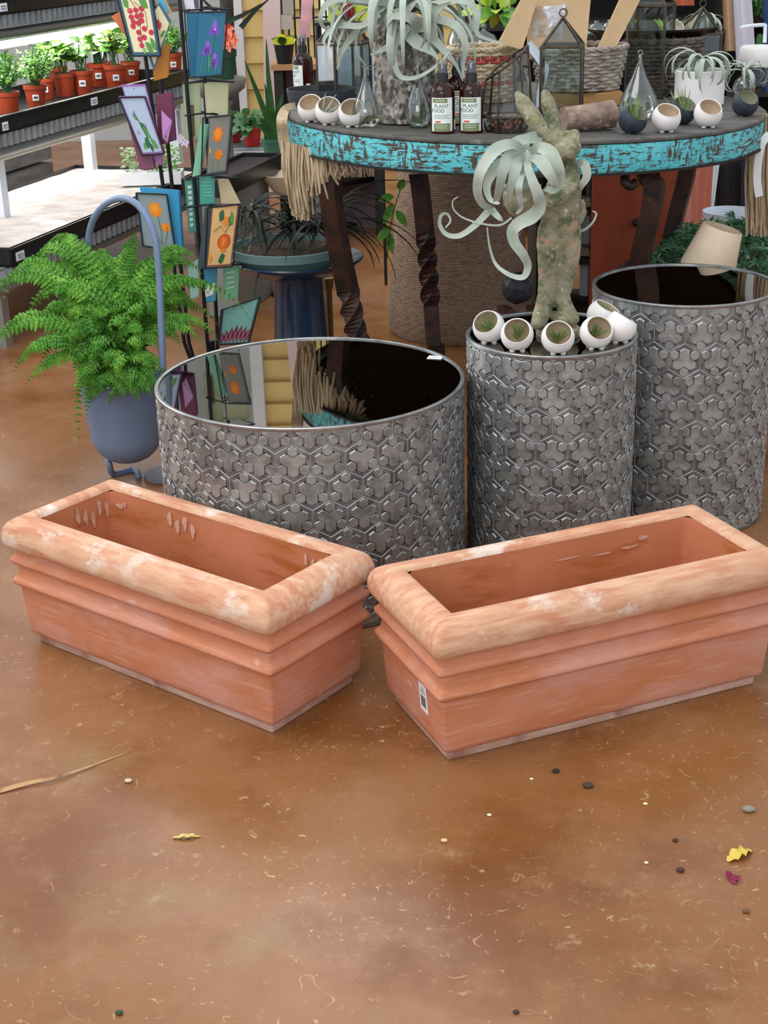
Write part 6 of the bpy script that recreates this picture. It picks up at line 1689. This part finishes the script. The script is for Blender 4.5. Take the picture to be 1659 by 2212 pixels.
# ------------------------------------------------------------------ left background beyond the table
# potted plants on the slatted bench
sb = P(560, 350, Y=6.3)
t = thing('slat_bench', 'grey slatted bench with plants left of the turquoise table', 'bench', (sb.x, 6.4, 0))
zs = P(585, 335, Y=6.2).z
for i in range(7):
    mb = MB(); mb.box((sb.x+.06, 6.12+i*.10, zs-.012), (.46, .07, .02)); obj('slat', mb, M_corr, t)
for dx in (-.12, .26):
    for dy in (6.15, 6.7):
        mb = MB(); mb.box((sb.x+dx, dy, (zs-.022)/2), (.045, .045, zs-.022)); obj('leg', mb, M_galv, t)
mb = MB(); mb.box((sb.x+.06, 6.10, zs-.05), (.46, .015, .05)); obj('rail', mb, M_galv, t)
def gpot(u, vb, vt, wpx, Y, m, label, kind, rng):
    b = P(u, vb, Y=Y); b.z = zs; s = mpp(b); h = (vb-vt)*s; r = wpx*s/2
    t = thing('potted_plant', label, 'potted plant', b)
    mb = MB(); mb.lathe([(.001, 0), (r*.75, 0), (r*.92, h*.8), (r, h*.8), (r*1.02, h), (r*.9, h), (.001, h*.85)], b, 28); obj('pot', mb, m, t, smooth=.7)
    mb = MB(); top = b+Vector((0, 0, h*.9))
    if kind == 'snake':
        for (u2, v2, du) in ((575, 85, 0), (528, 130, 0), (600, 235, .0), (572, 180, .02), (560, 255, 0), (612, 200, 0), (545, 270, 0), (590, 240, 0)):
            e_ = P(u2, v2, Y=Y-.03+du); pp = smoothpath([top+Vector((rng.uniform(-.02, .02), 0, 0)), top.lerp(e_, .5)+Vector((0, 0, .02)), e_], 5)
            mb.ribbon(pp, lambda s_: .026*(1-s_**1.8)+.002, (0, -1, .1), cup=.5)
    else:
        for i in range(70):
            d = Vector((rng.uniform(-1, 1), rng.uniform(-1, 1), rng.uniform(-.1, 1.0))).normalized()
            leaf_blade(mb, top+d*r*rng.uniform(.3, 1.3), d, Vector((0, -.7, 1)), .055, .04, 0, droop=.4)
    obj('foliage', mb, M_leafd, t, smooth=3)
rg2 = random.Random(6)
gpot(590, 325, 286, 48, 6.15, M_green_pot, 'tall snake plant in a green plastic pot by the pink post', 'snake', rg2)
gpot(545, 312, 272, 44, 6.5, mat('bright_red_pot', '#b3281d', .5), 'leafy plant in a bright red pot left of the snake plant', 'leafy', rg2)
gpot(505, 318, 280, 40, 6.62, mat('bright_red_pot', '#b3281d', .5), 'leafy plant in a red pot further left behind the grey marigold card', 'leafy', rg2)
# black tray in front
q = P(508, 392, Y=5.6)
t = thing('black_planter_tray', 'black trough tray of dark soil behind the card rack', 'tray', q)
bR = Matrix.Rotation(-.28, 3, 'Z'); 
mb = MB()
for (dx, dy, sx__, sy__, dz, sz__) in ((0, 0, .16, .62, 0, .01), (-.08, 0, .012, .62, .03, .06), (.08, 0, .012, .62, .03, .06), (0, -.31, .16, .012, .03, .06), (0, .31, .16, .012, .03, .06)):
    mb.box(q+bR @ Vector((dx, dy, dz)), (sx__, sy__, sz__), bR)
obj('tray_shell', mb, M_tray, t)
mb = MB(); mb.box(q+Vector((0, 0, .04)), (.15, .6, .01), bR); obj('soil', mb, mat('dark_purple_soil', '#2b2029', .9), t)
mb = MB(); mb.box((q.x, q.y, q.z/2-.004), (.12, .4, q.z-.014), bR); o = obj('stand_block', mb, M_galv); center(o); tag(o, 'grey block stand under the black trough tray', 'stand')
# concrete bowl on a post behind the rack
q = P(470, 185, Y=5.9); s = mpp(q); r = 62*s
t = thing('concrete_bowl', 'rough concrete bird bath bowl behind the iris card', 'bowl', (q.x, 5.9, 0))
M_conc = mat('rough_concrete', '#8b857c', .9, layers=[dict(scale=14, col='#746e66', lo=.4, hi=.65)], bump=dict(scale=40, str=.5, d=.003))
mb = MB(); mb.lathe([(.001, -.05), (r*.5, -.05), (r*.95, -.01), (r, .02), (r*.96, .03), (r*.88, .02), (r*.6, -.02), (.001, -.025)], q, 48); obj('basin', mb, M_conc, t, smooth=.9)
mb = MB(); mb.lathe([(.09, 0), (.09, .03), (.05, .08), (.045, q.z-.08), (.06, q.z-.051), (.001, q.z-.051)], (q.x, 5.9, 0), 28); obj('pedestal', mb, M_conc, t, smooth=.9)
t2 = thing('green_pot', 'dark green pot with coral flowers standing in the concrete bowl', 'potted plant', q+Vector((.0, 0, -.02)))
mb = MB(); cq = q+Vector((.0, .0, -.022)); hh = (185-95)*s; mb.lathe([(.001, 0), (34*s, 0), (42*s, hh*.8), (45*s, hh*.8), (46*s, hh), (40*s, hh), (.001, hh*.8)], cq, 28); obj('pot', mb, mat('deep_green_pot', '#2a4a38', .5), t2, smooth=.7)
mb = MB()
for (u, v) in ((493, 62), (498, 78), (487, 82), (502, 88), (490, 95)):
    c = P(u, v, Y=5.85)
    for k in range(5): leaf_blade(mb, c, Vector((math.cos(k*1.26), -.4, math.sin(k*1.26)+.4)), Vector((0, -1, .2)), .03, .02, k % 2)
obj('flower', mb, [mat('coral_petal', '#ee7f5e', .6), mat('red_petal', '#d8453a', .6)], t2, smooth=3)
# slim dark trunk with strap leaves
a = P(495, 130, Y=6.8); b = P(488, -20, Y=6.8)
t = thing('slim_tree', 'slim dark trunk with long strap leaves at the top behind the iris card', 'plant', (a.x, 6.8, 0))
mb = MB(); mb.tube([Vector((a.x+.02, 6.8, .02)), a, b, b+Vector((0, 0, .2))], .03, 10); obj('trunk', mb, mat('dark_trunk', '#453f38', .9, layers=[dict(scale=20, col='#2f2a26', lo=.4, hi=.6)]), t, smooth=.9)
mb = MB()
for pts in ([(495, 45), (530, 30), (565, 8)], [(520, 60), (550, 25), (585, -5)], [(500, 50), (460, 20), (430, -10)]):
    mb.ribbon(smoothpath([P(u, v, Y=6.75) for u, v in pts], 4), lambda s_: .022*(1-s_)+.004, (0, -1, .2), cup=.3)
obj('foliage', mb, M_drac, t, smooth=3)
# dark wire display with pink pouches right of the post
q = P(660, 60, Y=7.4)
t = thing('wire_display', 'dark wire display rack beyond the pink post', 'display rack', (q.x, 7.4, 0))
x0 = P(610, 60, Y=7.4).x; x1 = P(800, 60, Y=7.4).x
for i in range(15):
    x = x0+(x1-x0)*i/14; mb = MB(); mb.tube([Vector((x, 7.4, .0)), Vector((x, 7.4, 1.6))], .005, 5); obj('wire', mb, M_wire, t)
for i in range(7):
    mb = MB(); mb.tube([Vector((x0, 7.395, .35+.2*i)), Vector((x1, 7.395, .35+.2*i))], .005, 5); obj('wire', mb, M_wire, t)
M_pink = mat('pale_pink_pouch', '#e6b5bd', .5)
rg = random.Random(12)
for i, (u, v) in enumerate(((664, -5), (662, 28), (658, 62))):
    c = P(u, v, Y=7.3); mb = MB(); s = mpp(c)
    mb.slab([c+Vector((-14*s, 0, -19*s)), c+Vector((11*s, 0, -18*s)), c+Vector((14*s, -.03, 17*s)), c+Vector((-10*s, -.03, 19*s))], (0, 1, 0), .02)
    o = obj('pink_pouch', mb, M_pink); center(o); tag(o, ('topmost', 'middle', 'lowest')[i]+' of the pale pink pouches hanging on the wire display', 'pouch', 'pink pouches on the wire display')
for i, (u, v, c_, lab) in enumerate(((622, 15, '#9a9488', 'upper grey green packet on the wire display'), (620, 48, '#a8a294', 'lower grey green packet on the wire display'))):
    c = P(u, v, Y=7.32); mb = MB(); s = mpp(c)
    mb.slab([c+Vector((-12*s, 0, -15*s)), c+Vector((12*s, 0, -15*s)), c+Vector((12*s, 0, 15*s)), c+Vector((-12*s, 0, 15*s))], (0, 1, 0), .015); o = obj('seed_packet', mb, mat('packet'+c_.strip('#'), c_, .5)); center(o); tag(o, lab, 'packet')
# low wooden shelf with a black pot and yellow flower
q = P(650, 145, Y=6.9)
t = thing('wood_shelf', 'low wooden shelf behind the lone spray bottle', 'shelf', (q.x, 6.9, 0))
zs2 = P(640, 135, Y=6.9).z
Rz = Matrix.Rotation(-.0, 3, 'Z')
mb = MB(); mb.box((q.x+.12, 6.95, zs2-.012), (.5, .3, .024)); obj('top_board', mb, mat('warm_pine', '#a8794f', .6), t)
for dx in (-.1, .34):
    mb = MB(); mb.box((q.x+dx, 6.95, (zs2-.024)/2), (.04, .26, zs2-.024)); obj('side_panel', mb, M_dshelf, t)
mb = MB(); mb.box((q.x+.12, 7.08, (zs2-.024)/2), (.42, .01, zs2-.03)); obj('back_panel', mb, mat('mauve_board', '#8a737a', .8), t)
b0 = P(615, 132, Y=6.86); s = mpp(b0); b0.z = zs2
t = thing('flower_pot', 'black pot with a yellow bloom right of the pink post', 'potted plant', b0)
mb = MB(); hh = 40*s; mb.lathe([(.001, 0), (16*s, 0), (22*s, hh), (23*s, hh), (19*s, hh), (.001, hh*.8)], b0, 24); obj('pot', mb, M_black, t, smooth=.7)
mb = MB()
for k in range(7): leaf_blade(mb, b0+Vector((0, 0, hh*.95)), Vector((math.cos(k*.9), -.3+.3*math.sin(k), .9)), Vector((0, -1, .3)), .075, .04, k % 2)
obj('flower', mb, [mat('yellow_petal', '#d9d52f', .5), M_leafd], t, smooth=3)
# low round black stand with tassels under the table
q = P(705, 372, Y=7.15); s = mpp(q)
t = thing('round_stand', 'low round dark stand seen under the left of the table', 'stand', (q.x, 7.15, 0))
mb = MB(); mb.lathe([(.001, q.z-.025), (118*s, q.z-.025), (122*s, q.z-.01), (122*s, q.z), (.001, q.z)], (q.x, 7.15, 0), 48); obj('round_top', mb, M_black, t, smooth=.6)
mb = MB(); mb.lathe([(.16, 0), (.16, .02), (.04, .05), (.04, q.z-.025), (.001, q.z-.025)], (q.x, 7.15, 0), 24); obj('pedestal', mb, M_black, t, smooth=.6)
for i, u in enumerate((735, 760, 785, 805)):
    c = P(u, 385, Y=7.15-.18); c.z = q.z+.001
    mb = MB()
    for k in range(12): mb.tube([c+Vector((rg.uniform(-.025, .025), rg.uniform(-.015, .015), .002)), c+Vector((rg.uniform(-.008, .008), 0, .11))], .004, 5)
    mb.ball(c+Vector((0, 0, .11)), .014, 8)
    o = obj('rope_tassel', mb, M_rope, None, smooth=.9); center(o); tag(o, ('first', 'second', 'third', 'fourth')[i]+' rope tassel from the left on the round dark stand', 'tassel', 'rope tassels on the round stand')
c = P(612, 392, Y=5.75)
t = thing('beige_bowl', 'shallow beige dish on a thin stand behind the macrame fringe', 'dish', (c.x, 5.75, 0))
mb = MB(); mb.lathe([(.001, c.z-.05), (.03, c.z-.05), (.085, c.z+.02), (.09, c.z+.03), (.08, c.z+.03), (.001, c.z-.03)], (c.x, 5.75, 0), 32); obj('dish', mb, mat('beige_ceramic', '#d5c6ac', .6), t, smooth=.8)
mb = MB(); mb.lathe([(.07, 0), (.07, .012), (.012, .03), (.012, c.z-.05), (.001, c.z-.05)], (c.x, 5.75, 0), 20); obj('stand', mb, M_bronze, t, smooth=.8)
# yellow cards / red bottle seen through the left lantern
q = P(748, 25, Y=5.9); s = mpp(q)
for u, lab in ((722, 'yellow green card left of the red vase behind the lantern'), (780, 'yellow green card right of the red vase behind the lantern')):
    c = P(u, 22, Y=5.9); mb = MB(); mb.slab([c+Vector((-14*s, 0, -24*s)), c+Vector((14*s, 0, -24*s)), c+Vector((14*s, 0, 24*s)), c+Vector((-14*s, 0, 24*s))], (0, 1, 0), .012); o = obj('yellow_card', mb, mat('lime_card', '#c3d23a', .5)); center(o); tag(o, lab, 'card')
c = P(752, 45, Y=5.88); mb = MB(); mb.lathe([(.001, 0), (.022, 0), (.028, .04), (.015, .09), (.014, .14), (.001, .14)], c, 20); o = obj('red_vase', mb, mat('deep_red_glass', '#7a0f16', .15), None, smooth=.9); center(o); tag(o, 'deep red glass vase behind the left lantern', 'vase')
t = thing('side_shelf', 'slim dark wire stand carrying the red vase behind the table', 'shelf', (c.x, 5.95, 0))
mb = MB(); mb.box((c.x, 5.95, c.z-.009), (.26, .18, .012)); obj('top_board', mb, M_wire, t)
for dx in (-.12, .12):
    for dy in (-.08, .08):
        mb = MB(); mb.tube([(c.x+dx, 5.95+dy, 0), (c.x+dx, 5.95+dy, c.z-.015)], .006, 8); obj('leg', mb, M_wire, t)
mb = MB(); q = on_table(770, 218, .12); mb.slab([q+Vector((-.055, 0, 0)), q+Vector((.055, 0, 0)), q+Vector((.055, .02, .14)), q+Vector((-.055, .02, .14))], (0, 1, 0), .006); o = obj('pale_card', mb, mat('pale_blue_card', '#c4cfe0', .6)); center(o); tag(o, 'pale blue white card seen through the left glass lantern', 'card')

# ------------------------------------------------------------------ litter on the floor
def fleaf(u, v, ln, wd, rot, m, label, cat='leaf', name='dry_leaf', curl=.4):
    p = P(u, v, z=.002); mb = MB(); n = 12; vs_ = []; fs = []
    for i in range(n+1):
        s_ = i/n; w = wd*math.sin(PI*min(.98, s_*.95+.04))**.7*(1+.25*math.sin(i*2.3))/2; z = .001+curl*ln*(.12+.10*math.sin(i*1.7))*math.sin(PI*s_)
        x = (s_-.5)*ln
        for k, yy in enumerate((-1, 0, 1)): vs_.append(p+Matrix.Rotation(rot, 3, 'Z') @ Vector((x, yy*w, z+(.35*w if k != 1 else 0))))
    for i in range(n): o_ = 3*i; fs += [(o_, o_+3, o_+4, o_+1), (o_+1, o_+4, o_+5, o_+2)]
    k = len(vs_); vs_ += [v+Vector((0, 0, .0006)) for v in vs_]; fs += [tuple(k+a for a in reversed(f_)) for f_ in fs]
    mb.add(vs_, fs); o = obj(name, mb, m, None, smooth=3); center(o); o.location.z = .0008; return tag(o, label, cat)
M_dry = mat('dry_yellow_leaf', '#cdb56a', .7, layers=[dict(scale=60, col='#a98f48', lo=.45, hi=.65), dict(scale=30, col='#8f9a5a', lo=.58, hi=.7)])
fleaf(403, 1808, .046, .010, .05, M_dry, 'small dry yellow green leaf on the floor left of centre')
fleaf(1598, 1848, .052, .022, .55, mat('crumpled_yellow_petal', '#d6ba52', .7, layers=[dict(scale=60, col='#b38e34', lo=.5, hi=.7)]), 'crumpled yellow petal on the floor near the right edge', 'petal', 'dry_petal', .9)
p = P(1580, 1900, z=0); mb = MB(); rg = random.Random(3)
for k in range(9): leaf_blade(mb, p+Vector((rg.uniform(-.004, .004), rg.uniform(-.006, .006), .001)), Vector((rg.uniform(-1, 1), rg.uniform(-1, 1), rg.uniform(.1, .7))), Vector((0, -.4, 1)), .013, .008, droop=.2)
o = obj('dried_flower', mb, mat('dark_magenta_petal', '#7d1f3f', .7)); center(o); o.location.z = .0005; tag(o, 'dark magenta dried flower scrap below the yellow petal', 'flower')
mb = MB(); mb.ribbon(smoothpath([P(-30, 1715, z=.004), P(60, 1690, z=.006), P(110, 1680, z=.008), P(170, 1662, z=.006), P(230, 1640, z=.004), P(282, 1622, z=.002)], 6), lambda s_: .011*(1-s_)+.0015, (0, -.2, 1), cup=.3)
o = obj('straw_blade', mb, mat('dry_straw', '#b98f62', .7, layers=[dict(scale=20, col='#7d5637', lo=.45, hi=.65)]), None, smooth=3); center(o); o.location.z = .0005; tag(o, 'long dry straw blade lying on the floor at the left edge', 'straw')
deb = [(1617, 1752, .009, '#8d8578', 'grey stone chip near the right edge of the floor', 'stone'), (1270, 1700, .008, '#4a3a30', 'dark seed husk on the floor right of centre', 'husk'), (1201, 1668, .006, '#2c241c', 'tiny dark twig crumb below the right trough', 'crumb'), (1470, 1882, .006, '#4a3020', 'curled brown crumb left of the dried flower', 'crumb'), (1459, 1817, .0045, '#4a3020', 'small brown crumb left of the yellow petal', 'crumb'),
       (1612, 1971, .005, '#6a4a35', 'brown crumb below the dried flower', 'crumb'), (1057, 1762, .0035, '#e6d8b8', 'tiny cream fleck on the floor in the middle', 'fleck'), (960, 1818, .005, '#d8b878', 'tiny tan flake on the floor below the troughs', 'fleck'), (1396, 1865, .003, '#efe3c4', 'pale fleck left of the yellow petal', 'fleck'), (1394, 1738, .0035, '#e8d8a8', 'pale fleck above the yellow petal', 'fleck'), (278, 1689, .006, '#c9b79a', 'pale crumb beside the tip of the straw blade', 'crumb'), (258, 2190, .005, '#2f4a2a', 'dark green speck at the bottom left of the floor', 'crumb'), (1115, 2188, .004, '#3f2a1c', 'dark speck at the bottom centre of the floor', 'crumb'), (1148, 1684, .003, '#efe0c0', 'pale fleck near the corner of the right trough', 'fleck'), (680, 1225, .004, '#5d6b3a', None, None)]
for (u, v, r, c_, lab, cat) in deb:
    if lab is None: continue
    p = P(u, v, z=0); mb = MB(); q = bmesh_ico(r)
    mb.add([p+Vector((a.x*1.3, a.y*.9, a.z*.55+r*.5))*1 if False else p+Vector((a.x*(1.2+.3*noise.noise(a*300)), a.y*.9, max(a.z*.55+r*.5, 0))) for a in q[0]], q[1]); o = obj('floor_crumb', mb, mat('crumb'+c_.strip('#'), c_, .8)); center(o); tag(o, lab, cat)
